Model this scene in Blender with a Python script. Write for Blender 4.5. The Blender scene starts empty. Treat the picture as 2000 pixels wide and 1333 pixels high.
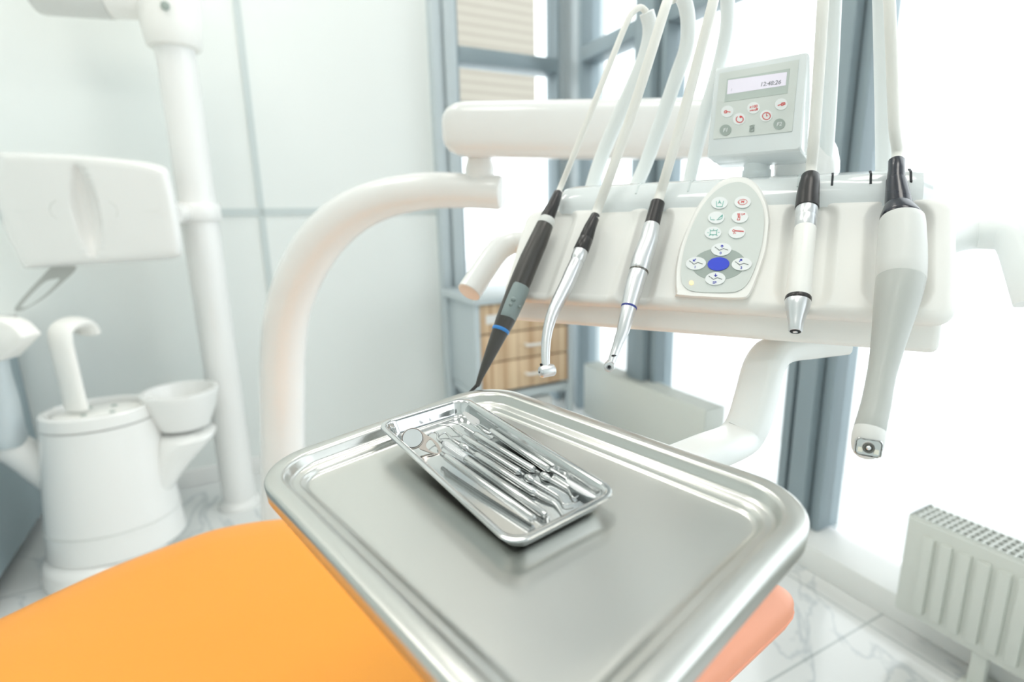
import bpy, bmesh, math, random
from mathutils import Vector, Matrix
random.seed(7)
V = Vector
scn = bpy.context.scene
COL = scn.collection

# ------------------------------------------------------------------ camera
H = 1.0                                   # camera height over the floor
F = 1050.0                                # focal length in pixels of the 2000 px frame
CX, CY = 1000.0, 666.5
_down = V((1100 - CX, -(5350 - CY), -F)).normalized()
_up = -_down
_fw = V((0, 0, -1)); _fw = (_fw - _up * _fw.dot(_up)).normalized()
_rt = _fw.cross(_up)
ROT = Matrix((_rt, _fw, _up))             # camera axes -> world axes
CAM = V((0, 0, H))
cd = bpy.data.cameras.new('camera'); cam = bpy.data.objects.new('camera', cd); COL.objects.link(cam)
cd.sensor_width = 36.0; cd.lens = 36.0 * F / 2000.0
cd.clip_start = 0.02; cd.clip_end = 200
cd.dof.use_dof = True; cd.dof.focus_distance = 0.45; cd.dof.aperture_fstop = 3.6
cam.matrix_world = Matrix.Translation(CAM) @ ROT.to_4x4()
scn.camera = cam

# ------------------------------------------------------------------ world, exposure
w = bpy.data.worlds.new('sky'); scn.world = w; w.use_nodes = True
bg = w.node_tree.nodes['Background']
bg.inputs[0].default_value = (0.93, 0.97, 1.0, 1); bg.inputs[1].default_value = 2.3
vs = scn.view_settings
vs.view_transform = 'Standard'; vs.look = 'None'; vs.gamma = 1.0; vs.use_curve_mapping = False
vs.exposure = 0.24
scn.cycles.max_bounces = 10; scn.cycles.diffuse_bounces = 6; scn.cycles.glossy_bounces = 6
scn.cycles.transmission_bounces = 6; scn.cycles.transparent_max_bounces = 12
scn.cycles.caustics_reflective = False; scn.cycles.caustics_refractive = False
scn.cycles.sample_clamp_indirect = 4.0
ADDED_CEILING_LIGHT = 6.5                       # strength of the ceiling panels added to brighten the room

# ------------------------------------------------------------------ looking through pixels of the photograph
def ray(px, py):
    return ROT @ V(((px - CX) / F, -(py - CY) / F, -1.0))
def Yp(px, py, Y):
    v = ray(px, py); return CAM + v * (Y / v.y)
def Zp(px, py, z):
    v = ray(px, py); return CAM + v * ((z - H) / v.z)
def Pl(px, py, P, n):
    v = ray(px, py); return CAM + v * ((P - CAM).dot(n) / v.dot(n))
def reach(px, py, T, L):
    """point on the pixel's ray at distance L from T, the nearer one"""
    v = ray(px, py); d = CAM - T
    a, b, c = v.dot(v), 2 * v.dot(d), d.dot(d) - L * L
    q = b * b - 4 * a * c
    t = -b / (2 * a) if q < 0 else (-b - math.sqrt(q)) / (2 * a)
    return CAM + v * t
def on_axis(px, py, A, B):
    """point on the pixel's ray at the depth of the axis A-B where it passes closest"""
    v = ray(px, py).normalized(); d = (B - A).normalized(); r = CAM - A
    b = v.dot(d); den = 1 - b * b
    s = (d.dot(r) - b * v.dot(r)) / den
    q = A + d * s
    return CAM + v * ((q - CAM).dot(v))

# ------------------------------------------------------------------ materials
def lin(c):
    return tuple(((x / 255.0) / 12.92 if x / 255.0 <= 0.04045 else ((x / 255.0 + 0.055) / 1.055) ** 2.4) for x in c)
def mat(name, rgb, rough=0.5, metal=0.0, coat=0.0, bump=0.0, bscale=300.0, vary=0.0, emit=None, estr=0.0, spec=0.5, sss=0.0):
    m = bpy.data.materials.new(name); m.use_nodes = True
    nt = m.node_tree; b = nt.nodes['Principled BSDF']
    c = lin(rgb) + (1,)
    b.inputs['Base Color'].default_value = c
    b.inputs['Roughness'].default_value = rough; b.inputs['Metallic'].default_value = metal
    b.inputs['Coat Weight'].default_value = coat; b.inputs['Coat Roughness'].default_value = 0.08
    b.inputs['Specular IOR Level'].default_value = spec
    if sss:
        b.inputs['Subsurface Weight'].default_value = sss; b.inputs['Subsurface Radius'].default_value = (.004, .004, .004)
    tc = nt.nodes.new('ShaderNodeTexCoord')
    nz = nt.nodes.new('ShaderNodeTexNoise'); nz.inputs['Scale'].default_value = bscale; nz.inputs['Detail'].default_value = 3
    nt.links.new(tc.outputs['Object'], nz.inputs['Vector'])
    if bump:
        bp = nt.nodes.new('ShaderNodeBump'); bp.inputs['Strength'].default_value = bump; bp.inputs['Distance'].default_value = 0.0006
        nt.links.new(nz.outputs['Fac'], bp.inputs['Height']); nt.links.new(bp.outputs[0], b.inputs['Normal'])
    n2 = nt.nodes.new('ShaderNodeTexNoise'); n2.inputs['Scale'].default_value = 14.0; n2.inputs['Detail'].default_value = 4
    nt.links.new(tc.outputs['Object'], n2.inputs['Vector'])
    mr = nt.nodes.new('ShaderNodeMapRange')
    mr.inputs['To Min'].default_value = max(0.02, rough * (0.9 - vary)); mr.inputs['To Max'].default_value = min(1, rough * (1.1 + vary))
    nt.links.new(n2.outputs['Fac'], mr.inputs['Value']); nt.links.new(mr.outputs[0], b.inputs['Roughness'])
    if emit:
        b.inputs['Emission Color'].default_value = lin(emit) + (1,); b.inputs['Emission Strength'].default_value = estr
    return m
def brushed(name, rgb, rough, angle=0.0, scale=(6, 260, 6), amount=0.06):
    m = mat(name, rgb, rough, metal=1.0)
    nt = m.node_tree; b = nt.nodes['Principled BSDF']
    tc = nt.nodes.new('ShaderNodeTexCoord'); mp = nt.nodes.new('ShaderNodeMapping')
    mp.inputs['Rotation'].default_value = (0, 0, angle); mp.inputs['Scale'].default_value = scale
    nz = nt.nodes.new('ShaderNodeTexNoise'); nz.inputs['Scale'].default_value = 2.0; nz.inputs['Detail'].default_value = 2
    nt.links.new(tc.outputs['Object'], mp.inputs[0]); nt.links.new(mp.outputs[0], nz.inputs['Vector'])
    bp = nt.nodes.new('ShaderNodeBump'); bp.inputs['Strength'].default_value = amount; bp.inputs['Distance'].default_value = 0.0002
    nt.links.new(nz.outputs['Fac'], bp.inputs['Height']); nt.links.new(bp.outputs[0], b.inputs['Normal'])
    return m

M = {}
M['white'] = mat('white_enamel', (240, 240, 238), 0.22, coat=0.4)
M['white_satin'] = mat('white_satin_plastic', (249, 248, 244), 0.38, bump=0.05, bscale=900)
M['cool_white'] = mat('cool_white_cover', (236, 241, 242), 0.12, coat=0.6)
M['wall'] = mat('wall_panel', (240, 244, 242), 0.45, bump=0.03, bscale=120)
M['joint'] = mat('panel_joint', (208, 217, 217), 0.5)
M['alu'] = mat('grey_aluminium_frame', (150, 165, 172), 0.4, metal=0.15)
M['alu_light'] = mat('light_aluminium_frame', (200, 210, 214), 0.4, metal=0.15)
M['ceiling'] = mat('ceiling_paint', (242, 242, 240), 0.8)
M['hose'] = mat('ivory_hose', (244, 242, 236), 0.4)
M['hose_arm'] = mat('white_hose_arm', (242, 245, 244), 0.35)
M['black'] = mat('black_plastic', (44, 42, 43), 0.32, bump=0.02)
M['charcoal'] = mat('charcoal_plastic', (66, 64, 61), 0.36)
M['navy'] = mat('black_navy_gloss', (30, 34, 46), 0.28, coat=0.3)
M['chrome'] = mat('satin_chrome', (224, 226, 228), 0.33, metal=1.0)
M['mirror'] = mat('mirror_glass', (235, 238, 240), 0.03, metal=1.0)
M['steel'] = mat('polished_steel', (206, 208, 208), 0.13, metal=1.0)
M['steel_warm'] = mat('satin_warm_steel', (176, 169, 163), 0.36, metal=1.0)
M['dark_seal'] = mat('dark_seal', (70, 64, 60), 0.4)
M['steel_dark'] = mat('dark_steel_ring', (120, 118, 114), 0.25, metal=1.0)
M['tray'] = brushed('brushed_tray_steel', (206, 207, 203), 0.3, angle=math.radians(48))
M['inst_tray'] = brushed('polished_tray_steel', (212, 214, 214), 0.11, angle=math.radians(56), amount=0.03)
M['grey_plastic'] = mat('grey_plastic', (187, 190, 186), 0.35, bump=0.03)
M['grey_soft'] = mat('pale_grey_plastic', (222, 223, 220), 0.4, bump=0.03)
M['pad'] = mat('grey_green_pad', (142, 156, 155), 0.5)
M['membrane'] = mat('grey_membrane', (219, 224, 220), 0.5)
M['ring'] = mat('darker_grey_print', (194, 204, 198), 0.5)
M['dgrey'] = mat('mid_grey_print', (166, 177, 171), 0.5)
M['button'] = mat('white_button', (240, 243, 243), 0.45)
M['blue'] = mat('blue_button', (38, 66, 214), 0.45)
M['blue_ring'] = mat('blue_ring', (60, 140, 215), 0.4)
M['dblue_ring'] = mat('dark_blue_ring', (60, 70, 150), 0.4)
M['p_teal'] = mat('teal_print', (96, 186, 172), 0.6)
M['p_red'] = mat('red_print', (228, 92, 92), 0.6)
M['p_blue'] = mat('blue_print', (52, 62, 190), 0.6)
M['p_grey'] = mat('grey_print', (92, 100, 100), 0.6)
M['p_screen'] = mat('screen_digits', (150, 150, 158), 0.6)
M['screen'] = mat('lit_screen', (205, 202, 212), 0.3, emit=(232, 226, 238), estr=0.35)
M['amber'] = mat('amber_lamp', (255, 210, 150), 0.4, emit=(255, 190, 110), estr=1.6)
M['led'] = mat('led_window', (240, 238, 225), 0.2)
M['orange'] = mat('orange_upholstery', (250, 163, 52), 0.42, bump=0.12, bscale=1500)
M['lit_orange'] = mat('window_lit_orange_upholstery', (236, 160, 128), 0.42, bump=0.1, bscale=1500)  # the chair's orange with window light and flare mixed into the colour
M['peach'] = mat('orange_reflection_cap', (240, 226, 214), 0.45)  # whitish plastic, tinted with the orange chair's reflection
M['cab'] = mat('blue_grey_laminate', (158, 174, 180), 0.5)
M['dark'] = mat('dark_gap', (40, 44, 48), 0.7)
M['rad'] = mat('radiator_enamel', (214, 218, 212), 0.4)
M['brass'] = mat('brass_valve', (170, 150, 100), 0.35, metal=0.8)
M['added_light_panel'] = mat('added_ceiling_panel_light', (255, 255, 255), 0.6, emit=(255, 250, 242), estr=ADDED_CEILING_LIGHT)  # glow of the added, unseen ceiling panels
M['plinth'] = mat('plinth_tile', (234, 236, 234), 0.35)
M['pave'] = mat('pale_pavement', (225, 226, 226), 0.8, bump=0.2, bscale=40)

def wood():
    m = mat('striped_wood', (214, 180, 140), 0.5)
    nt = m.node_tree; b = nt.nodes['Principled BSDF']
    tc = nt.nodes.new('ShaderNodeTexCoord'); mp = nt.nodes.new('ShaderNodeMapping')
    mp.inputs['Rotation'].default_value = (0, 0, -math.atan2(LD.y, LD.x)); mp.inputs['Scale'].default_value = (46, 0.2, 0.6)
    nz = nt.nodes.new('ShaderNodeTexNoise'); nz.inputs['Scale'].default_value = 1.0; nz.inputs['Detail'].default_value = 5; nz.inputs['Roughness'].default_value = 0.65
    cr = nt.nodes.new('ShaderNodeValToRGB')
    cr.color_ramp.elements[0].position = 0.3; cr.color_ramp.elements[0].color = lin((176, 132, 92)) + (1,)
    cr.color_ramp.elements[1].position = 0.68; cr.color_ramp.elements[1].color = lin((238, 214, 180)) + (1,)
    nt.links.new(tc.outputs['Object'], mp.inputs[0]); nt.links.new(mp.outputs[0], nz.inputs['Vector'])
    nt.links.new(nz.outputs['Fac'], cr.inputs[0]); nt.links.new(cr.outputs[0], b.inputs['Base Color'])
    return m
def marble():
    m = mat('marble_tiles', (226, 229, 228), 0.16, coat=0.3)
    nt = m.node_tree; b = nt.nodes['Principled BSDF']
    tc = nt.nodes.new('ShaderNodeTexCoord'); mp = nt.nodes.new('ShaderNodeMapping')
    mp.inputs['Rotation'].default_value = (0, 0, -math.atan2(LD.y, LD.x))
    nt.links.new(tc.outputs['Object'], mp.inputs[0])
    wv = nt.nodes.new('ShaderNodeTexNoise'); wv.inputs['Scale'].default_value = 2.2; wv.inputs['Detail'].default_value = 8; wv.inputs['Distortion'].default_value = 0.9
    nt.links.new(mp.outputs[0], wv.inputs['Vector'])
    a = nt.nodes.new('ShaderNodeMath'); a.operation = 'SUBTRACT'; a.inputs[1].default_value = 0.5
    ab = nt.nodes.new('ShaderNodeMath'); ab.operation = 'ABSOLUTE'
    nt.links.new(wv.outputs['Fac'], a.inputs[0]); nt.links.new(a.outputs[0], ab.inputs[0])
    cr = nt.nodes.new('ShaderNodeValToRGB')
    cr.color_ramp.elements[0].position = 0.0; cr.color_ramp.elements[0].color = lin((204, 209, 211)) + (1,)
    cr.color_ramp.elements[1].position = 0.012; cr.color_ramp.elements[1].color = lin((232, 234, 233)) + (1,)
    nt.links.new(ab.outputs[0], cr.inputs[0])
    br = nt.nodes.new('ShaderNodeTexBrick'); br.offset = 0.0
    br.inputs['Scale'].default_value = 1.0; br.inputs['Brick Width'].default_value = 0.6; br.inputs['Row Height'].default_value = 0.6
    br.inputs['Mortar Size'].default_value = 0.003; br.inputs['Color1'].default_value = (1, 1, 1, 1); br.inputs['Color2'].default_value = (1, 1, 1, 1)
    br.inputs['Mortar'].default_value = lin((212, 216, 216)) + (1,)
    nt.links.new(mp.outputs[0], br.inputs['Vector'])
    mx = nt.nodes.new('ShaderNodeMix'); mx.data_type = 'RGBA'; mx.blend_type = 'MULTIPLY'; mx.inputs[0].default_value = 1.0
    nt.links.new(cr.outputs[0], mx.inputs[6]); nt.links.new(br.outputs['Color'], mx.inputs[7]); nt.links.new(mx.outputs[2], b.inputs['Base Color'])
    return m
def siding():
    m = mat('striped_siding', (214, 208, 196), 0.7)
    nt = m.node_tree; b = nt.nodes['Principled BSDF']
    tc = nt.nodes.new('ShaderNodeTexCoord'); wv = nt.nodes.new('ShaderNodeTexWave'); wv.bands_direction = 'Z'; wv.inputs['Scale'].default_value = 5.0
    nt.links.new(tc.outputs['Object'], wv.inputs['Vector'])
    cr = nt.nodes.new('ShaderNodeValToRGB')
    cr.color_ramp.elements[0].color = lin((158, 150, 138)) + (1,); cr.color_ramp.elements[1].color = lin((178, 170, 158)) + (1,); cr.color_ramp.elements[1].position = 0.2
    nt.links.new(wv.outputs['Fac'], cr.inputs[0]); nt.links.new(cr.outputs[0], b.inputs['Base Color'])
    return m
def glass():
    m = bpy.data.materials.new('window_glass'); m.use_nodes = True; nt = m.node_tree
    for n in list(nt.nodes): nt.nodes.remove(n)
    o = nt.nodes.new('ShaderNodeOutputMaterial'); mx = nt.nodes.new('ShaderNodeMixShader')
    t = nt.nodes.new('ShaderNodeBsdfTransparent'); t.inputs[0].default_value = (0.96, 0.975, 0.97, 1)
    g = nt.nodes.new('ShaderNodeBsdfGlossy'); g.inputs['Roughness'].default_value = 0.02
    fr = nt.nodes.new('ShaderNodeFresnel'); fr.inputs[0].default_value = 1.15
    nt.links.new(fr.outputs[0], mx.inputs[0]); nt.links.new(t.outputs[0], mx.inputs[1]); nt.links.new(g.outputs[0], mx.inputs[2]); nt.links.new(mx.outputs[0], o.inputs[0])
    return m
M['glass'] = glass(); M['siding'] = siding()

# ------------------------------------------------------------------ mesh helpers (all coordinates are world coordinates)
def spline(pts, n=8):
    """Catmull-Rom through points (Vectors of any size, or tuples)"""
    P = [V(p) for p in pts]; out = []
    for i in range(len(P) - 1):
        a = P[i - 1] if i else P[0] * 2 - P[1]
        b, c = P[i], P[i + 1]
        d = P[i + 2] if i + 2 < len(P) else P[-1] * 2 - P[-2]
        for k in range(n):
            t = k / n
            out.append(0.5 * ((2 * b) + (c - a) * t + (2 * a - 5 * b + 4 * c - d) * t * t + (3 * b - a - 3 * c + d) * t ** 3))
    out.append(P[-1]); return out
def closed_spline(pts, n=5):
    P = [V(p) for p in pts]; out = []; N = len(P)
    for i in range(N):
        a, b, c, d = P[i - 1], P[i], P[(i + 1) % N], P[(i + 2) % N]
        for k in range(n):
            t = k / n
            out.append(0.5 * ((2 * b) + (c - a) * t + (2 * a - 5 * b + 4 * c - d) * t * t + (3 * b - a - 3 * c + d) * t ** 3))
    return out
class MB:
    def __init__(s): s.bm = bmesh.new()
    def loft(s, rings, cap0=True, cap1=True, closed=True):
        vs_ = [[s.bm.verts.new(p) for p in r] for r in rings]
        n = len(rings[0])
        for a, b in zip(vs_, vs_[1:]):
            for i in range(n if closed else n - 1):
                j = (i + 1) % n
                s.bm.faces.new((a[i], a[j], b[j], b[i]))
        if cap0 and closed: s.bm.faces.new(list(reversed(vs_[0])))
        if cap1 and closed: s.bm.faces.new(vs_[-1])
        return s
    def tube(s, path, r, n=16, caps=True, section=None, first=None, arc=None):
        """round (or section-shaped) sweep; r number or list; section = list of (a, b) in units of r"""
        P = [V(p) for p in path]; N = len(P)
        R = [r] * N if isinstance(r, (int, float)) else list(r)
        T = []
        for i in range(N):
            a = i
            while a > 0 and (P[i] - P[a]).length < 1e-6: a -= 1
            b = i
            while b < N - 1 and (P[b] - P[i]).length < 1e-6: b += 1
            a = max(0, i - 1) if (P[i] - P[max(0, i - 1)]).length > 1e-6 else a
            b = min(N - 1, i + 1) if (P[min(N - 1, i + 1)] - P[i]).length > 1e-6 else b
            d = P[b] - P[a]
            T.append(d.normalized() if d.length > 0 else (T[-1] if T else V((0, 0, 1))))
        f = first if first is not None else (V((0, 0, 1)) if abs(T[0].z) < 0.9 else V((1, 0, 0)))
        x = (f - T[0] * f.dot(T[0])).normalized(); rings = []
        sec = section or [(math.cos(2 * math.pi * k / n), math.sin(2 * math.pi * k / n)) for k in range(n)]
        if arc: sec = [(math.cos(arc[0] + (arc[1] - arc[0]) * k / n), math.sin(arc[0] + (arc[1] - arc[0]) * k / n)) for k in range(n + 1)]
        for i in range(N):
            x = (x - T[i] * x.dot(T[i])).normalized(); y = T[i].cross(x)
            rings.append([P[i] + (x * a + y * b) * R[i] for a, b in sec])
        s.loft(rings, caps, caps, closed=arc is None); return s
    def lathe(s, p0, axis, prof, n=32, sx=1.0, xdir=None):
        """prof = [(t, r)], t along the axis"""
        ax = V(axis).normalized(); f = xdir if xdir is not None else (V((0, 0, 1)) if abs(ax.z) < 0.9 else V((1, 0, 0)))
        x = (f - ax * f.dot(ax)).normalized(); y = ax.cross(x)
        s.loft([[V(p0) + ax * t + x * (r * sx * math.cos(2 * math.pi * k / n)) + y * (r * math.sin(2 * math.pi * k / n)) for k in range(n)] for t, r in prof])
        return s
    def prism(s, outline, off, bevel=0.0, seg=2):
        tmp = bmesh.new()
        a = [tmp.verts.new(p) for p in outline]; b = [tmp.verts.new(V(p) + off) for p in outline]
        n = len(a)
        tmp.faces.new(a); tmp.faces.new(list(reversed(b)))
        for i in range(n):
            j = (i + 1) % n; tmp.faces.new((a[j], a[i], b[i], b[j]))
        bmesh.ops.recalc_face_normals(tmp, faces=tmp.faces)
        if bevel:
            ed = [e for e in tmp.edges if e.calc_face_angle(0) > 0.5]
            bmesh.ops.bevel(tmp, geom=ed, offset=bevel, segments=seg, profile=0.5, affect='EDGES', clamp_overlap=True)
        s._join(tmp); return s
    def box(s, c, ex, ey, hx, hy, hz, bevel=0.0, seg=2):
        """box centred at c; ex, ey horizontal unit vectors, third axis is their cross"""
        ez = ex.cross(ey)
        o = [c + ex * (a * hx) + ey * (b * hy) - ez * hz for a, b in ((-1, -1), (1, -1), (1, 1), (-1, 1))]
        return s.prism(o, ez * (2 * hz), bevel, seg)
    def ball(s, c, r, n=16, stretch=None):
        tmp = bmesh.new(); bmesh.ops.create_uvsphere(tmp, u_segments=n, v_segments=max(6, n // 2), radius=1.0)
        for v in tmp.verts:
            q = v.co.copy()
            v.co = V(c) + (stretch @ q if stretch else q * r)
        s._join(tmp); return s
    def _join(s, tmp):
        mp = {}
        for v in tmp.verts: mp[v] = s.bm.verts.new(v.co)
        for f in tmp.faces:
            try: s.bm.faces.new([mp[v] for v in f.verts])
            except ValueError: pass
        tmp.free()
def put(name, mb, material, parent=None, label=None, sharp=38, smooth=True):
    bm = mb.bm if isinstance(mb, MB) else mb
    bmesh.ops.recalc_face_normals(bm, faces=bm.faces)
    lim = math.radians(sharp)
    for f in bm.faces: f.smooth = smooth
    for e in bm.edges: e.smooth = e.calc_face_angle(3.2) < lim
    o_loc = V((0, 0, 0)); p = parent
    while p: o_loc += p.location; p = p.parent
    if parent is None:                      # top-level mesh: origin at its base centre
        c = [v.co for v in bm.verts]
        o_loc = V(((min(v.x for v in c) + max(v.x for v in c)) / 2, (min(v.y for v in c) + max(v.y for v in c)) / 2, min(v.z for v in c)))
    for v in bm.verts: v.co -= o_loc
    me = bpy.data.meshes.new(name); bm.to_mesh(me); bm.free()
    me.materials.append(material)
    o = bpy.data.objects.new(name, me); COL.objects.link(o)
    if parent: o.parent = parent
    else: o.location = o_loc
    if label: o['label'] = label
    return o
def thing(name, label, cat, loc, group=None):
    o = bpy.data.objects.new(name, None); o.empty_display_size = 0.02; COL.objects.link(o)
    o.location = loc; o['label'] = label; o['category'] = cat
    if group: o['group'] = group
    return o
def tag(o, label, cat, group=None):
    o['label'] = label; o['category'] = cat
    if group: o['group'] = group
    return o
def struct(name, mb, material, parent=None, label=None):
    o = put(name, mb, material, parent)
    if parent is None: o['kind'] = 'structure'
    if label: o['label'] = label
    return o
def rrect(c, ex, ey, hx, hy, r, n=8):
    out = []
    for qx, qy, a0 in ((1, 1, 0), (-1, 1, 90), (-1, -1, 180), (1, -1, 270)):
        for k in range(n + 1):
            a = math.radians(a0 + 90 * k / n)
            out.append(c + ex * (qx * (hx - r) + r * math.cos(a)) + ey * (qy * (hy - r) + r * math.sin(a)))
    return out
EZ = V((0, 0, 1))

# ------------------------------------------------------------------ the room
WD = V((-0.455, 0.890, 0)).normalized()        # window wall runs this way (away from the camera)
LD = V((WD.y, -WD.x, 0))                       # panelled wall runs this way (to the right)
M['wood'] = wood(); M['marble'] = marble()
PL_H = 0.075                                   # plinth height
W0 = Zp(1575, 1034, PL_H) + LD * .06                      # foot of the third mullion
L0 = Zp(430, 938, 0.0)                         # a point of the panelled wall's foot
def cross2(p, d, q, e):
    den = d.x * e.y - d.y * e.x
    t = ((q.x - p.x) * e.y - (q.y - p.y) * e.x) / den
    return p + d * t
CORNER = cross2(V((W0.x, W0.y, 0)), WD, V((L0.x, L0.y, 0)), LD); CORNER.z = 0
def wl(s, z=0.0, out=0.0): return CORNER - LD * s + WD * out + EZ * z          # on panelled wall: s metres left of the corner
def ww(s, z=0.0, out=0.0): return CORNER - WD * s + LD * out + EZ * z          # on window wall: s metres towards the camera
def wl_px(px, py): q = Pl(px, py, CORNER, WD) - CORNER; return -q.dot(LD), q.z
def ww_px(px, py): q = Pl(px, py, CORNER, LD) - CORNER; return -q.dot(WD), q.z
CEIL = 3.0
SL, SW = 4.6, 5.2                              # lengths of the two walls
m = MB(); m.prism([wl(-0.6, 0, 0.6) - EZ * .05, wl(SL, 0, .6) - EZ * .05, wl(SL, 0, .6) - WD * (SW + .6) - EZ * .05, ww(SW, 0, .6) - EZ * .05], EZ * .05)
struct('floor', m, M['marble'])
m = MB(); m.prism([wl(-0.3, CEIL, 0.3), wl(SL, CEIL, .3), wl(SL, CEIL, .3) - WD * (SW + .3), ww(SW, CEIL, .3)], EZ * .05)
struct('ceiling', m, M['ceiling'])
s_end, _ = wl_px(868, 300)                     # right end of the white panels
S_FR0, _ = wl_px(846, 300); S_FR1, _ = wl_px(890, 300); S_CL, _ = wl_px(1082, 300); 
m = MB(); m.prism([wl(S_FR0, 0, 0), wl(SL, 0, 0), wl(SL, 0, .1), wl(S_FR0, 0, .1)], EZ * CEIL)
wall = struct('wall_left', m, M['wall'])
# grey joints between the wall panels
sj, _ = wl_px(497, 300); _, zj = wl_px(640, 413)
m = MB(); m.box(wl(sj, CEIL / 2, -.002), LD, WD, .011, .004, CEIL / 2)
struct('panel_joint', m, M['joint'], wall)
m = MB(); m.box(wl((S_FR0 + SL) / 2, zj, -.002), LD, WD, (SL - S_FR0) / 2, .004, .013)
struct('panel_joint', m, M['joint'], wall)
m = MB(); m.box(wl((S_FR0 + SL) / 2, .035, -.006), LD, WD, (SL - S_FR0) / 2, .006, .035, .003)
struct('baseboard_left', m, M['white'])
# far side and back walls (behind the camera)
m = MB(); a = wl(SL); m.prism([a, a - WD * SW, a - WD * SW - LD * .1, a - LD * .1], EZ * CEIL); struct('wall_side', m, M['wall'])
m = MB(); a = wl(SL) - WD * SW; b = ww(SW); m.prism([a, b, b - WD * .1, a - WD * .1], EZ * CEIL); struct('wall_back', m, M['wall'])
# unseen ceiling panels, added to brighten the room and the panelled wall
for i, (a, b) in enumerate(((.9, .8), (2.2, .8), (.9, 2.4), (2.2, 2.4))):
    c = CORNER - LD * a - WD * b + EZ * (CEIL - .012)
    t = thing('added_ceiling_light', 'square white ceiling light panel added out of view to brighten the treatment room', 'light', c, 'added ceiling light panels')
    m = MB(); m.box(c, LD, WD, .31, .31, .012, .002); put('light_frame', m, M['white'], t)
    m = MB(); m.box(c - EZ * .011, LD, WD, .285, .285, .004); put('diffuser', m, M['added_light_panel'], t)

# windows: aluminium frames with panes
def wframe(name, at, sa, sb, z0, z1, transom, axis, nrm, fw_=.028, dp=.05):
    """a glazed bay between sa and sb on a wall; at(s, z, out)"""
    root = thing(name, '', '', at((sa + sb) / 2, z0)); del root['label']; del root['category']; root['kind'] = 'structure'
    m = MB()
    for s_ in (sa + fw_ / 2, sb - fw_ / 2): m.box(at(s_, (z0 + z1) / 2, 0), axis, nrm, fw_ / 2, dp, (z1 - z0) / 2, .003)
    for z_ in ([z1 - fw_ / 2] if z0 > 0 else [z0 + fw_ / 2, z1 - fw_ / 2]): m.box(at((sa + sb) / 2, z_, 0), axis, nrm, abs(sb - sa) / 2 - fw_, dp, fw_ / 2, .003)
    put('window_frame', m, M['alu'], root)
    if transom:
        m = MB(); m.box(at((sa + sb) / 2, transom, 0), axis, nrm, abs(sb - sa) / 2 - fw_, dp, .03, .003); put('transom', m, M['alu'], root)
    m = MB(); m.box(at((sa + sb) / 2, (z0 + z1) / 2, 0), axis, nrm, abs(sb - sa) / 2 - fw_ * .5, .004, (z1 - z0) / 2 - fw_ * .5); put('window_pane', m, M['glass'], root)
    return root
_, zt = wl_px(985, 122); _, zt2 = ww_px(1220, 77)
wframe('window_1', wl, S_CL, S_FR1, 0.0, CEIL, zt, LD, WD, fw_=.012)
# frame post where the panels end, and the corner column
m = MB()
a0, a1 = S_FR1, S_FR0
for k, (u0, u1, o_) in enumerate(((0, .36, -.035), (.36, .52, -.02), (.52, 1, -.045))):
    p = a0 + (a1 - a0) * (1 - u1); q = a0 + (a1 - a0) * (1 - u0)
    m.box(wl((p + q) / 2, CEIL / 2, o_ / 2 + .03), LD, WD, (q - p) / 2, .045 - o_ / 2, CEIL / 2, .002)
struct('trim_1', m, M['alu_light'])
s2a, _ = ww_px(1144, 400)
m = MB()
m.box(wl(S_CL / 2, CEIL / 2, .02), LD, WD, S_CL / 2, .05, CEIL / 2, .004)
m.box(ww(s2a / 2 , CEIL / 2, .03), WD, -LD, s2a / 2 + .02, .055, CEIL / 2, .004)
struct('trim_2', m, M['alu_light'])
s3a, _ = ww_px(1264, 200); s3b, _ = ww_px(1306, 200)
s3a, _ = ww_px(1249, 700); s3b, _ = ww_px(1287, 700)
s4a, _ = ww_px(1571, 760); s4b, _ = ww_px(1629, 760)
def mull(name, sa, sb, base):
    m = MB(); m.box(ww((sa + sb) / 2, (base + CEIL) / 2, -.01), WD, -LD, abs(sb - sa) / 2, .07, (CEIL - base) / 2, .004)
    m.box(ww(sb + .012, (base + CEIL) / 2, .03), WD, -LD, .012, .03, (CEIL - base) / 2, .002)
    m.box(ww(sa - .012, (base + CEIL) / 2, .03), WD, -LD, .012, .03, (CEIL - base) / 2, .002)
    return struct(name, m, M['alu'])
mull('trim_3', s3a + .02, s3b - .01, PL_H); mull('trim_4', s4a + .03, s4b - .005, PL_H)
mull('trim_5', s4b + 1.25, s4b + 1.31, PL_H); mull('trim_6', s4b + 2.5, s4b + 2.56, PL_H)
wframe('window_2', ww, s2a, s3a, PL_H, CEIL, zt2, WD, -LD)
wframe('window_3', ww, s3b, s4a, PL_H, CEIL, zt2, WD, -LD)
wframe('window_4', ww, s4b, s4b + 1.25, PL_H, CEIL, None, WD, -LD)
wframe('window_5', ww, s4b + 1.31, s4b + 2.5, PL_H, CEIL, None, WD, -LD)
# plinth below the glazing
f0 = Zp(1548, 1097, 0)
pd = (f0 - CORNER).dot(LD)                     # negative: front edge lies inside the room
m = MB(); m.prism([ww(0, 0, pd), ww(SW, 0, pd), ww(SW, 0, .12), ww(0, 0, .12)], EZ * PL_H, .004)
struct('trim_7', m, M['plinth'])
# outside
m = MB(); c = ww(2.5, -.12, 6.2); m.box(c, WD, -LD, 14, 14, .06)
c2_ = m
struct('pavement', m, M['pave'])
m = MB()
_FC = wl(0, 1.85, 1.5); fa = Pl(700, 60, _FC, WD); fb = Pl(1045, 60, _FC, WD); fa.z = fb.z = 1.85
m.prism([fa - LD * .6, fb, fb + WD * 1.5, fa - LD * .6 + WD * 1.5], EZ * 2.4)
o = put('neighbouring_building', m, M['siding']); tag(o, 'beige striped building front outside behind the far left window', 'building')

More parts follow.
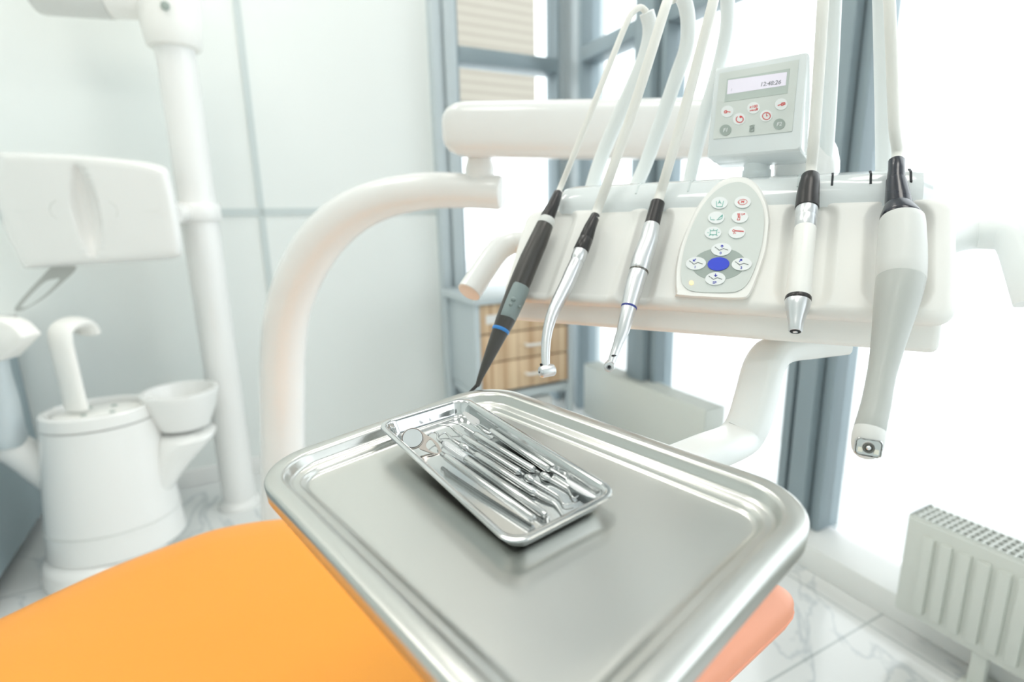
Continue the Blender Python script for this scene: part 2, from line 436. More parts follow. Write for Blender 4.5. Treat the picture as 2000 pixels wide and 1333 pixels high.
# ------------------------------------------------------------------ furniture in the background
# grey side cabinet with white worktop on the far left
sc0, _ = wl_px(98, 900)
_, zc = wl_px(85, 612)
t = thing('side_cabinet', 'blue-grey base cabinet with a white worktop at the left edge', 'cabinet', wl(sc0 + .6, 0) - WD * .3)
cx = wl(sc0 + .62) - WD * .345
m = MB(); m.box(cx + EZ * (zc / 2 + .01), LD, WD, .6, .335, (zc - .1) / 2, .003); put('carcass', m, M['cab'], t)
m = MB(); m.box(cx + EZ * .03 - LD * .02, LD, WD, .57, .31, .03); put('toe_kick', m, M['dark'], t)
m = MB(); m.box(cx + EZ * (zc - .012) + LD * .005, LD, WD, .615, .345, .018, .004); put('worktop', m, M['white'], t)
for k in range(2):
    f = MB(); f.box(cx - WD * .343 + LD * (-.3 + .6 * k) + EZ * (zc / 2 + .01), LD, WD, .292, .009, zc / 2 - .06, .002); d = put('door', f, M['cab'], t)
    h = MB(); h.tube([cx - WD * .365 + LD * (-.38 + .6 * k) + EZ * (zc - .13), cx - WD * .365 + LD * (-.22 + .6 * k) + EZ * (zc - .13)], .006, 10)
    for q in (-.36, -.24): h.tube([cx - WD * .365 + LD * (q + .6 * k) + EZ * (zc - .13), cx - WD * .34 + LD * (q + .6 * k) + EZ * (zc - .13)], .005, 8)
    put('handle', h, M['chrome'], d)

# wooden drawer cabinet standing in the corner by the window
dn = WD
dY = 2.05
pA = Yp(940, 763, dY); pB = cross2(V((pA.x, pA.y, 0)), LD, V((0, 0, 0)), V((ray(1107, 752).x, ray(1107, 752).y, 0)))
wid = (V((pA.x, pA.y, 0)) - pB).length
def dc_px(px, py): return Pl(px, py, pA, WD)
zb = (dc_px(1020, 760)).z; ztp = dc_px(1020, 588).z
c0 = (V((pA.x, pA.y, 0)) + pB) / 2
t = thing('drawer_cabinet', 'small light wood striped drawer cabinet on grey legs beside the corner column', 'cabinet', c0 + WD * .17)
m = MB(); 
m.box(c0 + WD * .17 + EZ * ((zb + ztp) / 2), LD, WD, wid / 2 + .004, .155, (ztp - zb) / 2, .002); put('carcass', m, M['alu_light'], t)
m = MB()
m.box(c0 + WD * .16 + EZ * (ztp + .016), LD, WD, wid / 2 + .03, .19, .014, .004); put('worktop', m, M['alu_light'], t)
for sx in (-1, 1):
    for sy in (0.0, .32):
        m = MB(); m.box(c0 + LD * (sx * (wid / 2 + .012)) + WD * sy + EZ * (ztp / 2 + .03), LD, WD, .011, .012, ztp / 2 - .03, .002); lg = put('leg', m, M['alu_light'], t)
        m = MB(); q = c0 + LD * (sx * (wid / 2 + .012)) + WD * sy + EZ * .03; m.lathe(q - LD * .011, LD, [(0, .022), (.003, .029), (.019, .029), (.022, .022)], 18); put('caster', m, M['dark'], lg)
m = MB(); m.box(c0 + WD * .16 + EZ * (zb - .022), LD, WD, wid / 2, .165, .016, .002); put('shelf', m, M['alu_light'], t)
m = MB(); m.box(c0 + WD * .16 + EZ * .13, LD, WD, wid / 2, .165, .01, .002); put('shelf', m, M['alu_light'], t)
ys = [588, 645, 699, 757]
for k in range(3):
    zz0, zz1 = dc_px(1020, ys[k + 1]).z, dc_px(1020, ys[k]).z
    m = MB(); m.box(c0 + WD * .002 + EZ * ((zz0 + zz1) / 2), LD, WD, wid / 2 - .002, .012, (zz1 - zz0) / 2 - .003, .002); d = put('drawer', m, M['wood'], t)
    zc_ = (zz0 + zz1) / 2
    if k:
        h = MB(); h.tube(spline([c0 + LD * (-.045 + .04) + EZ * zc_ - WD * .01, c0 + LD * (-.04 + .04) + EZ * zc_ - WD * .035, c0 + LD * (.04 + .04) + EZ * zc_ - WD * .035, c0 + LD * (.045 + .04) + EZ * zc_ - WD * .01], 6), .006, 10)
        put('handle', h, M['white'], d)
    else:
        h = MB(); h.box(c0 - LD * (wid / 2 - .06) - WD * .0115 + EZ * zc_, LD, WD, .035, .002, .018); put('label_card', h, M['white'], d)
# white box standing on the cabinet's lower shelf
o = MB(); o.box(c0 + WD * .12 + EZ * .2 + LD * .02, LD, WD, .12, .1, .058, .004)
tag(put('storage_box', o, M['white']), 'white box on the lower shelf of the drawer cabinet', 'box')

# radiators
def radiator(px, py, ztop, L, label, hgt, flat, inset):
    c = Zp(px, py, ztop)                                    # front top corner that the photo shows
    s0 = -(c - CORNER).dot(WD); out = (c - CORNER).dot(LD)
    T_ = .10
    sgn = 1 if inset else -1
    sa, sb = (s0, s0 + L) if inset else (s0 - L, s0)
    def at(s, z, o_): return ww(s, z, out + o_)
    mid = (sa + sb) / 2; z0 = ztop - hgt
    t = thing('radiator', label, 'radiator', at(mid, PL_H if False else 0, T_ / 2), None)
    m = MB(); 
    m.box(at(mid, (z0 + ztop) / 2, .006), WD, -LD, L / 2, .006, hgt / 2 - .004, .004)
    if not flat:
        k = sa + .045
        while k < sb - .03:
            m.box(at(k, (z0 + ztop) / 2 - .004, -.002), WD, -LD, .0115, .006, hgt / 2 - .028, .004)
            k += .0333
    put('front_panel', m, M['rad'], t)
    m = MB(); m.box(at(mid, (z0 + ztop) / 2, T_ - .006), WD, -LD, L / 2, .006, hgt / 2 - .004, .004); put('rear_panel', m, M['rad'], t)
    for s_ in (sa, sb):
        m = MB(); m.box(at(s_, (z0 + ztop) / 2 + .003, T_ / 2), WD, -LD, .0025, T_ / 2 - .004, hgt / 2 - .003, .001); put('side_panel', m, M['rad'], t)
    m = MB()
    n = int(L / .013)
    for k in range(n + 1): m.box(at(sa + L * k / n, ztop - .003, T_ / 2), WD, -LD, .002, T_ / 2 - .008, .003)
    for k in range(5): m.box(at(mid, ztop - .004, .012 + (T_ - .024) * k / 4), WD, -LD, L / 2 - .002, .0022, .003)
    put('top_grille', m, M['rad'], t)
    m = MB(); m.box(at(mid, (z0 + ztop) / 2, T_ / 2), WD, -LD, L / 2 - .01, .02, hgt / 2 - .03); put('convector_core', m, M['dark'], t)
    for s_ in ((sa + .16), (sb - .16)):
        base = 0.0 if out < pd + 0.0 - .0 else PL_H
        m = MB(); m.box(at(s_, (z0 + base) / 2 + .01, .02), WD, -LD, .014, .01, (z0 - base) / 2 + .01, .003); m.box(at(s_, base + .004, .03), WD, -LD, .025, .04, .004, .002); put('leg', m, M['rad'], t)
    return t, at, sa, sb, z0
RZT = Zp(1776, 1006, 0)  # placeholder ray
r1, at1, sa1, sb1, z01 = radiator(1776, 1006, .335, 1.2, 'low ribbed white radiator with open top grille at the right edge', .245, False, True)
r2, at2, sa2, sb2, z02 = radiator(1376, 802, .35, .72, 'smooth white radiator behind the tray, below the corner windows', .245, True, False)
m = MB(); c = at2(sb2, .255, .05); m.lathe(c - WD * .002, -WD, [(0, .012), (.012, .012), (.014, .009), (.022, .009)], 14); put('valve', m, M['brass'], r2, 'brass end valve')

# ------------------------------------------------------------------ cuspidor unit
cb = Zp(235, 1060, .06)
YC = cb.y
def cyl_px(px, py): return Yp(px, py, YC)
t = thing('cuspidor_unit', 'white tapered spittoon column with curved water spout and round bowl', 'spittoon', V((cb.x, cb.y, 0)))
ctop = cyl_px(192, 800); cbot = V((cyl_px(236, 1060).x, YC, .075))
ztop_ = Yp(192, 795, YC).z
rx_t = 97 / F * YC; rx_b = 126 / F * YC
axx = V((ctop.x, YC, 0)); 
def ering(z, cx_, a, b, n=48, rot=.35):
    c, s_ = math.cos(rot), math.sin(rot); out = []
    for k in range(n):
        q = 2 * math.pi * k / n; x, y = a * math.cos(q), b * math.sin(q)
        out.append(V((cx_ + x * c - y * s_, YC + x * s_ + y * c, z)))
    return out
def body_ring(u, grow=0.0):
    """u 0 bottom .. 1 top"""
    z = cbot.z + (ztop_ - cbot.z) * u
    r = rx_b + (rx_t - rx_b) * u ** 1.15
    return ering(z, cbot.x + (ctop.x - cbot.x) * u, r + grow, r * .82 + grow)
m = MB(); us = [0, .012] + [.03 + .9 * k / 10 for k in range(1, 10)] + [.9]
m.loft([body_ring(0, -.012)] + [body_ring(u) for u in us] + [body_ring(.905, -.004)])
put('column_body', m, M['white'], t)
m = MB(); m.loft([body_ring(.19, .0008), body_ring(.19, .0018), body_ring(.197, .0018), body_ring(.197, .0008)], False, False); put('seam_band', m, M['grey_soft'], t)
m = MB(); m.loft([body_ring(.915, -.01), body_ring(.915, .002), body_ring(.99, .002), body_ring(1.0, -.002), body_ring(1.0, -.012), body_ring(.985, -.016), body_ring(.93, -.02)], False, True); put('top_rim', m, M['white'], t)
m = MB(); m.loft([body_ring(.955, -.03), body_ring(.965, -.03), body_ring(.97, -.036)], True, True); put('top_plate', m, M['white_satin'], t)
for k, (a, b) in enumerate(((-.35, .25), (-.1, -.35), (.35, -.1), (.1, .4))):
    m = MB(); m.lathe(V((ctop.x + rx_t * a, YC + rx_t * b * .8, cbot.z + (ztop_ - cbot.z) * .968)), EZ, [(0, .008), (.003, .008), (.004, .006)], 12); put('screw_cap', m, M['dgrey'], t)
# flat water spout bent over at the top
sp = [(150, 800, 0), (140, 760, 0), (123, 690, 0), (118, 665, 0), (118, 648, .005), (128, 636, .02), (145, 630, .045), (160, 634, .07), (168, 648, .085)]
pth = spline([Yp(x, y, YC - .02 + d) for x, y, d in sp], 5)
hw = 29 / F * YC
sec = [(math.cos(a) * 1.0, math.sin(a) * .42) for a in [2 * math.pi * k / 18 for k in range(18)]]
m = MB(); m.tube(pth, hw, section=sec, first=V((1, -.25, 0))); put('water_spout', m, M['white_satin'], t)
# bowl with its bracket at the right
bc = Yp(355, 790, YC + .1); br_ = 70 / F * bc.y
m = MB(); m.lathe(V((bc.x, bc.y, bc.z - .07)), EZ, [(0, br_ * .5), (.003, br_ * .66), (.012, br_ * .7), (.06, br_ * .88), (.1, br_ * .97), (.112, br_), (.117, br_ * .99), (.117, br_ * .91), (.1, br_ * .87), (.03, br_ * .66), (.012, br_ * .3)], 40); put('bowl', m, M['white'], t)
m = MB(); R_ = []
for k, px, py, r_ in ((0, 372, 838, 40), (1, 370, 842, 50), (2, 366, 852, 52), (3, 358, 868, 47), (4, 346, 888, 40), (5, 333, 910, 34), (6, 318, 938, 30), (7, 300, 965, 26)):
    c_ = Yp(px, py, bc.y - .012 * k); rr_ = r_ / F * bc.y
    R_.append([c_ + V((rr_ * math.cos(q), rr_ * .9 * math.sin(q), 0)) for q in [2 * math.pi * i / 32 for i in range(32)]])
m.loft(R_); put('bowl_bracket', m, M['white'], t)
# foot
m = MB(); fc = Yp(150, 1088, YC - .02); fr_ = .13
m.lathe(V((cbot.x - .03, YC - .02, 0.0)), EZ, [(0, fr_ * 1.2), (.012, fr_ * 1.22), (.05, fr_ * 1.2), (.066, fr_ * 1.12), (.076, fr_ * .9)], 40); put('foot_disc', m, M['white'], t)
m = MB(); m.lathe(Yp(84, 1128, YC - .16) - EZ * .0, EZ, [(-.02, .018), (.0, .02), (.012, .015)], 14)
# assistant arm with a hose holder at the left edge
m = MB(); m.tube(spline([Yp(120, 945, YC), Yp(85, 918, YC - .03), Yp(35, 880, YC - .06), Yp(-10, 862, YC - .08)], 6), 32 / F * YC, 18); arm = put('assistant_arm', m, M['white'], t)
m = MB(); m.tube([Yp(12, 868, YC - .08), Yp(10, 852, YC - .08), Yp(8, 845, YC - .08), Yp(2, 780, YC - .08), Yp(-4, 730, YC - .08), Yp(-6, 700, YC - .08), Yp(-8, 690, YC - .08)], [31 / F * YC, 34 / F * YC, 33 / F * YC, 27 / F * YC, 20 / F * YC, 17 / F * YC, 16 / F * YC], 20); put('hose_sleeve', m, M['alu_light'], arm, 'pale blue-grey hose sleeve')
m = MB(); m.prism([Yp(x, y, YC - .11) for x, y in ((-40, 624), (2, 627), (22, 636), (46, 660), (22, 686), (2, 706), (-40, 712))], V((0, .06, 0)), .006, 3); put('suction_holder', m, M['white_satin'], arm)

# ------------------------------------------------------------------ lamp post
pf = Zp(470, 985, 0.0); PY = pf.y
t = thing('lamp_post', 'tall white lamp post with an angled top joint standing on a floor flange', 'post', V((pf.x, pf.y, 0)))
r_p = 32 / F * PY
def pp(px, py): return Yp(px, py, PY)
ptop = pp(346, 95)
m = MB(); m.tube([V((pf.x, PY, .01)), V((pf.x, PY, .7)), V((pf.x, PY, 1.3)), V((pf.x, PY, ptop.z + .1))], [r_p * 1.0] * 4, 32); put('pole', m, M['white'], t)
m = MB(); m.lathe(V((pf.x, PY, 0)), EZ, [(0, r_p * 1.3), (.012, r_p * 1.3), (.02, r_p * 1.15), (.03, r_p * 1.04)], 32); put('flange', m, M['white'], t)
m = MB(); zr = pp(395, 416).z; m.lathe(V((pf.x, PY, zr - .028)), EZ, [(0, r_p * 1.0), (0, r_p * 1.12), (.006, r_p * 1.2), (.05, r_p * 1.2), (.056, r_p * 1.12), (.056, r_p)], 32); put('clamp_ring', m, M['white'], t)
zj0 = ptop.z
m = MB(); m.lathe(V((pf.x, PY, zj0)), EZ, [(-.002, r_p * 1.0), (0, r_p * 1.3), (.004, r_p * 1.36), (.06, r_p * 1.5), (.14, r_p * 1.62), (.22, r_p * 1.62), (.28, r_p * 1.4), (.3, r_p * .9)], 36); jt = put('pivot_joint', m, M['white_satin'], t)
m = MB(); m.lathe(pp(356, 32) - V((0, r_p * 1.45, 0)), V((0, -1, 0)), [(0, .012), (.006, .012), (.008, .009)], 16); put('screw_cap', m, M['dgrey'], jt)
m = MB(); ay_ = pp(300, -20)
e = V((-1, -.32, .03)).normalized(); a_ = V((pf.x, PY, ay_.z + .0))
rr_ = r_p * 1.62
m.lathe(a_, e, [(0, rr_ * .8), (.08, rr_ * 1.0), (.15, rr_ * 1.05)], 32); put('top_arm', m, M['white_satin'], t)
m = MB(); m.lathe(a_ + e * .151, e, [(0, rr_ * 1.07), (.17, rr_ * 1.15), (.18, rr_ * 1.12), (.184, rr_ * 1.0)], 32); put('arm_sleeve', m, M['grey_soft'], t, 'pale grey arm sleeve')

# ------------------------------------------------------------------ operating light on the post
LY = PY - .29
t = thing('operating_light', 'boxy white operating light with an almond recess and looped handle', 'light', Yp(180, 520, LY))
dpt = .16
def lp(px, py, d=0.0): return Yp(px, py, LY + d + (.045 * ((px - 245) / 200.0) ** 2 if d < .05 else 0))
out_ = [(-60, 315), (-10, 299), (6, 297), (170, 304), (300, 318), (325, 330), (341, 380), (351, 430), (355, 480), (352, 500), (230, 515), (120, 522), (52, 525), (42, 516), (20, 470), (0, 400), (-30, 340)]
out_ = [(8, 298), (90, 300), (180, 305), (270, 314), (322, 327), (334, 350), (345, 400), (353, 450), (356, 490), (345, 504), (280, 511), (190, 517), (110, 522), (56, 525), (44, 519), (28, 490), (12, 455), (-6, 400), (-14, 350), (-8, 306)]
o2 = closed_spline([(a, b, 0) for a, b in out_], 8)
cxx, cyy = 168, 412
def scoop(x, y):
    """the almond-shaped hollow in the middle of the front"""
    v = (y - 318) / (506 - 318)
    if not 0 < v < 1: return 0.0
    w_ = math.sin(math.pi * v) ** .6; xc = 149 + 37 * v; hw_ = 29 * w_
    q = (x - xc) / hw_ if hw_ > 1 else 9
    if abs(q) >= 1: return 0.0
    return .042 * w_ * (1 - abs(q) ** 2.4) * (1 + .5 * q)
rings = []
for i in range(1, 61):
    k = .84 * (i / 60)
    rings.append([lp(cxx + (q.x - cxx) * k, cyy + (q.y - cyy) * k, -.030 - .004 * (1 - (k / .84) ** 2) + scoop(cxx + (q.x - cxx) * k, cyy + (q.y - cyy) * k)) for q in o2])
for sc_, d in ((.90, -.0285), (.94, -.025), (.97, -.017), (.992, -.006), (1.0, .010), (1.0, .09), (.985, .12), (.93, .135)):
    rings.append([lp(cxx + (q.x - cxx) * sc_, cyy + (q.y - cyy) * sc_, d) for q in o2])
m = MB(); m.loft(rings)
body = put('light_housing', m, M['white'], t, sharp=60)
for pts in ([(110, 391), (100, 398), (97, 408), (101, 420), (114, 430)], [(213, 393), (226, 403), (230, 414), (227, 424)]):
    m = MB(); m.tube([lp(a, b, -.0332) for a, b in pts], .0018, 6); put('moulded_mark', m, M['grey_soft'], body)
for pts in (((28, 413), (90, 413), (136, 413)), ((198, 413), (260, 413), (312, 413))):
    m = MB(); m.tube([lp(a, b, -.0315) for a, b in pts], .0012, 6); put('housing_seam', m, M['grey_soft'], body)
# handle loop
hp = closed_spline([(104, 521, 0), (78, 545, 0), (50, 575, 0), (29, 602, 0), (34, 609, 0), (52, 603, 0), (86, 583, 0), (118, 556, 0), (150, 522, 0)], 4)
hi = closed_spline([(108, 545, 0), (88, 551, 0), (62, 575, 0), (43, 597, 0), (46, 601, 0), (60, 596, 0), (85, 578, 0), (106, 558, 0), (116, 545, 0)], 4)
m = MB()
n_ = len(hp)
R_ = [[lp(q.x, q.y, d) for q in hp] for d in (.055, .068)] + [[lp(q.x, q.y, d) for q in hi] for d in (.068, .055)]
m.loft(R_ + [R_[0]], False, False); put('handle', m, M['grey_plastic'], t)
m = MB(); m.tube([lp(330, 418, .04), V((pf.x - r_p * .9, PY, zr))], .034, 16); put('mounting_stub', m, M['white'], t)

# ------------------------------------------------------------------ curved support arm with the overhead beam
def cp(px, py, Y): return Yp(px, py, Y)
pts = [(553, 1010, 1.12), (553, 900, 1.12), (552, 780, 1.12), (553, 690, 1.115), (562, 610, 1.10), (588, 535, 1.08), (632, 465, 1.06), (690, 415, 1.04), (760, 386, 1.02), (840, 373, 1.0), (910, 373, .985), (950, 375, .975)]
base = cp(553, 1010, 1.12)
t = thing('support_arm', 'thick glossy white curved arm rising beside the orange chair to the overhead beam', 'arm', V((base.x, base.y, 0)))
path = spline([V((base.x, base.y, 0.0)), V((base.x, base.y, .2))] + [cp(*p) for p in pts], 6)
px_w = [42 / F * 1.12] * 2 + [h / F * p[2] for h, p in zip((43, 43, 43, 43, 43, 43, 43, 40, 36, 33.5, 32, 31.5), pts)]
rad_ = [v.x for v in spline([(r, 0, 0) for r in px_w], 6)]
endd = (cp(985, 377, .965) - path[-1]).normalized(); e0 = path[-1]; r0 = rad_[-1]
path += [e0 + endd * .022, e0 + endd * .029, e0 + endd * .032]; rad_ += [r0, r0 * .9, r0 * .7]
m = MB(); m.tube(path, rad_, 28); put('curved_tube', m, M['white'], t)
BY = .93
sb_ = cp(937, 352, .97); st_ = cp(935, 285, BY)
m = MB(); m.lathe(V((sb_.x, .982, sb_.z - .004)), EZ, [(0, .024), (.024, .026), (.04, .021), (.06, .019), (.08, .019), (.095, .024), (.11, .03)], 28); put('swivel_stem', m, M['white'], t)
bl = [(905, 255, .96), (1150, 255, .94), (1400, 253, .92), (1540, 258, .91)]
bpth = [cp(*p) for p in bl]
def bring(c, hy, hz, d):
    e_ = V((-d.y, d.x, 0)).normalized()
    out = []
    for k in range(24):
        a = 2 * math.pi * k / 24; ca, sa = math.cos(a), math.sin(a)
        out.append(c + e_ * (hy * math.copysign(abs(ca) ** .6, ca)) + EZ * (hz * math.copysign(abs(sa) ** .6, sa)))
    return out
d_ = (bpth[-1] - bpth[0]); d_.z = 0; d_.normalize()
hz = .043
rg = []
for off, k in ((-.034, .25), (-.031, .55), (-.022, .8), (-.008, .95), (.008, 1.0)): rg.append(bring(bpth[0] + d_ * off, .045 * k, hz * k, d_))
for q in bpth[1:-1]: rg.append(bring(q, .045, hz * 1.06, d_))
for off, k in ((0, 1.06), (.03, 1.0), (.05, .85), (.06, .5)): rg.append(bring(bpth[-1] + d_ * off, .045 * k, hz * k, d_))
m = MB(); m.loft(rg); put('beam', m, M['white'], t)
# ------------------------------------------------------------------ delivery unit: the bracket table that holds the handpieces
K = .85                                                                # overall size of the unit
def Yk(px, py, Y): return Yp(px, py, Y * K)
UL_ = Yk(975, 577, .70); UR_ = Yk(1874, 634, .47)
EX = V((UR_.x - UL_.x, UR_.y - UL_.y, 0)); UW = EX.length; EX.normalize(); EY = V((-EX.y, EX.x, 0))
UO = V(((UL_.x + UR_.x) / 2, (UL_.y + UR_.y) / 2, (UL_.z + UR_.z) / 2))
BACK, RISE = .082 * K, .114 * K
SD = (EY * BACK + EZ * RISE); SLN = SD.length; SD.normalize()          # up the sloping front
FN = SD.cross(EX) * -1
if FN.y > 0: FN = -FN                                                   # out of the front, towards the camera
def U(x, y, z): return UO + EX * x + EY * (y * K) + EZ * (z * K)
def fpx(px, py, off=0.0): return Pl(px, py, UO + FN * off, FN)
def fuv(px, py, off=0.0):
    q = fpx(px, py, off) - UO; return q.dot(EX), q.dot(SD)
t = thing('delivery_unit', 'white dental delivery unit with oval keypad and five handpiece holders', 'dental unit', UO - EZ * .045)
unit = t
# front panel: a dense sheet with rounded corners and the holders' hollows
HOLL = [((1092, 432), (1040, 572), .021, .006), ((1195, 432), (1140, 585), .030, .0035), ((1278, 428), (1240, 575), .0185, .006), ((1583, 425), (1568, 565), .0225, .006), ((1755, 430), (1752, 560), .0245, .009)]
HOLL = [(V(fuv(*a)), V(fuv(*b)), r * K, d * K) for a, b, r, d in HOLL]
def hollow(x, s):
    h = 0.0; p = V((x, s))
    for a, b, r, d in HOLL:
        ab = b - a; k = max(0, min(1, (p - a).dot(ab) / ab.length_squared)); q = (p - a - ab * k).length
        e = (q - r) / .005
        e = max(0, min(1, .5 - e * .5)); e = e * e * (3 - 2 * e)
        h = max(h, d * e)
    return h
bm = bmesh.new(); NX, NS = 300, 84
hx, hs, rc, re = UW / 2, SLN / 2, .017, .010
def squash(a, b):
    """corner square -> quarter disc"""
    return a * math.sqrt(1 - b * b / 2), b * math.sqrt(1 - a * a / 2)
grid = []
for i in range(NS + 1):
    row = []
    for j in range(NX + 1):
        x = -hx + 2 * hx * j / NX; s = -hs + 2 * hs * i / NS
        dx, ds = abs(x) - (hx - rc), abs(s) - (hs - rc)
        if dx > 0 and ds > 0:
            a, b = squash(dx / rc, ds / rc); x = math.copysign(hx - rc + a * rc, x); s = math.copysign(hs - rc + b * rc, s)
            d = rc * (1 - math.hypot(a, b))
        else: d = min(hx - abs(x), hs - abs(s))
        h = 0.0
        if d < re: h = -(re - math.sqrt(max(0, re * re - (re - d) ** 2)))
        h -= hollow(x, s + hs) * min(1, d / .01)
        row.append(bm.verts.new(UO + EX * x + SD * (s + hs) + FN * h))
    grid.append(row)
for i in range(NS):
    for j in range(NX): bm.faces.new((grid[i][j], grid[i][j + 1], grid[i + 1][j + 1], grid[i + 1][j]))
edge = [e for e in bm.edges if e.is_boundary]
r_ = bmesh.ops.extrude_edge_only(bm, edges=edge)
nv = [v for v in r_['geom'] if isinstance(v, bmesh.types.BMVert)]
for v in nv: v.co += EY * .016
put('front_panel', bm, M['white_satin'], unit, sharp=60)
# lower body and back
m = MB(); prof = [(.014, -.034), (.165, -.034), (.185, -.015), (.188, .075), (.180, .112), (.092, .108), (.018, .006)]
a = -hx + .007; m.prism([U(a, y, z) for y, z in prof], EX * (UW - .014), .006, 3); put('lower_body', m, M['white_satin'], unit)
# glossy hose cover on top, cut by slots
prof = [(.079, .104), (.080, .114), (.086, .127), (.098, .1375), (.112, .141), (.160, .141), (.176, .136), (.186, .122), (.188, .104)]
cuts = [fuv(x, 360) for x in ()]
m = MB(); x0c, x1c = -hx + .03, hx - .012
def cring(x, k): return [U(x, .135 + (y - .135) * k, .104 + (z - .104) * k) for y, z in prof]
m.loft([cring(x0c, .55), cring(x0c + .004, .8), cring(x0c + .012, .95), cring(x0c + .022, 1)] + [cring(x0c + .022 + (x1c - x0c - .044) * k / 6, 1) for k in range(1, 7)] + [cring(x1c - .012, .95), cring(x1c - .004, .8), cring(x1c, .55)])
put('hose_cover', m, M['cool_white'], unit, sharp=25)
COVP = U(0, .105, .139)
for px, py, dk in ((1182, 370, 'joint'), (1250, 362, 'joint'), (1352, 352, 'joint'), (1560, 352, 'joint'), (1625, 358, 'dark'), (1700, 352, 'dark'), (1778, 346, 'dark')):
    q = Pl(px, py, COVP, (EY * -.6 + EZ * .8)); x = (q - UO).dot(EX)
    m = MB(); w_ = .0009
    line = [(.0853, .1272), (.0975, .1379), (.112, .1414), (.135, .1414)]
    for (y0, z0_), (y1, z1_) in zip(line, line[1:]):
        m.prism([U(x - w_, y0, z0_), U(x + w_, y0, z0_), U(x + w_, y1, z1_), U(x - w_, y1, z1_)], (EY * .3 - EZ * .8) * .003)
    put('hose_slot', m, M[dk], unit)
# handles at both ends
m = MB(); pts = [U(-hx + .02, .105, .062), Yk(1012, 472, .80), Yk(985, 480, .795), Yk(966, 498, .785), Yk(940, 535, .765), Yk(916, 571, .745)]
m.tube(spline(pts, 6), 24 / F * .76 * K, 24); put('handle', m, M['white'], unit)
e_ = spline(pts, 6); dE = (e_[-1] - e_[-2]).normalized()
m = MB(); m.lathe(e_[-1] - dE * .0005, dE, [(0, .0165 * K), (.0012, .0165 * K), (.002, .0150 * K)], 24); put('handle_cap', m, M['peach'], unit, 'white handle end cap tinted as if reflecting the orange chair')
pts = [U(hx - .02, .085, .062), Yk(1886, 458, .575), Yk(1945, 456, .56), Yk(1972, 462, .55), Yk(1988, 482, .54), Yk(2004, 530, .525), Yk(2022, 590, .51)]
m = MB(); m.tube(spline(pts, 6), 31 / F * .555 * K, 24); put('handle', m, M['hose_arm'], unit)

# carrier that hangs the unit on the overhead beam
m = MB(); m.tube(spline([U(.085, .16, .12), U(.085, .175, .16), Yp(1548, 275, .70), Yp(1545, 262, .78), Yp(1535, 258, .845)], 6), .03, 24); put('beam_carrier', m, M['white'], unit)

# oval keypad
kOFF = .0075
frame_px = [(1439, 345), (1461, 348.5), (1480, 362), (1496, 391), (1503.5, 423), (1502, 454), (1497, 489), (1487, 521), (1476, 552), (1464, 578), (1451, 585), (1410, 585), (1327, 580), (1320, 574), (1318, 548), (1320.5, 515), (1328, 482), (1339, 452), (1352, 423), (1365, 399.5), (1383, 377), (1402, 358), (1422, 347.5)]
memb_px = [(1439, 356.5), (1452, 358), (1465, 365), (1478, 379), (1488, 399.6), (1492.5, 423.5), (1491.5, 452), (1487, 482), (1478.5, 513), (1467.5, 541), (1456.6, 558.4), (1443.6, 568), (1426, 572), (1387, 572), (1361, 570.5), (1343.5, 566), (1332.6, 554), (1330, 537), (1331.5, 515), (1338, 482), (1348, 452), (1358.7, 428), (1372, 404), (1387, 384.4), (1404.5, 369), (1421.8, 360)]
kp_c = fpx(1410, 480, kOFF)
fo = [(q.x, q.y) for q in closed_spline([(a, b, 0) for a, b in frame_px], 4)]
m = MB(); cxk = V((1412, 470))
R_ = []
for k, off in ((1.0, -.014), (1.0, .003), (.99, .0055), (.965, kOFF), (.93, kOFF), (.9, kOFF - .0005)):
    R_.append([fpx(cxk.x + (x - cxk.x) * k, cxk.y + (y - cxk.y) * k, off) for x, y in fo])
m.loft(R_); kp = put('control_panel', m, M['white_satin'], unit, sharp=50)
LAY = 0
def flat(outline_px, off, thick, name, material, parent, plane=None, label=None):
    pl = plane or fpx; nrm = FN if plane is None else DN
    m = MB(); m.prism([pl(x, y, off) for x, y in outline_px], nrm * thick)
    return put(name, m, material, parent, label, sharp=30)
def ell(cx_, cy_, a, b, rot=0.0, n=36):
    c, s_ = math.cos(rot), math.sin(rot)
    return [(cx_ + a * math.cos(2 * math.pi * k / n) * c - b * math.sin(2 * math.pi * k / n) * s_, cy_ + a * math.cos(2 * math.pi * k / n) * s_ + b * math.sin(2 * math.pi * k / n) * c) for k in range(n)]
flat([(q.x, q.y) for q in closed_spline([(a, b, 0) for a, b in memb_px], 4)], kOFF - .0002, .0006, 'membrane', M['membrane'], kp, None, 'pale grey keypad membrane')
def k7(x, y): return (1300 + x / 4.596, 330 + y / 4.596)
flat(ell(*k7(478, 857), 240 / 4.596, 142 / 4.596, -.06), kOFF + .0004, .0003, 'printed_ring', M['dgrey'], kp)
def stroke(lines, off, wid_, name, material, parent, plane=None, nrm=None, conv=k7, thick=.00022):
    """thin raised print along polylines given in crop coordinates"""
    pl = plane or fpx; nn = nrm or FN; m = MB()
    for ln in lines:
        P = [pl(*conv(*q), off) for q in ln]
        for a, b in zip(P, P[1:]):
            d = (b - a); L_ = d.length
            if L_ < 1e-6: continue
            d.normalize(); e = nn.cross(d) * (wid_ / 2)
            a2, b2 = a - d * wid_ * .3, b + d * wid_ * .3
            m.prism([a2 - e, a2 + e, b2 + e, b2 - e], nn * thick)
    return put(name, m, material, parent)
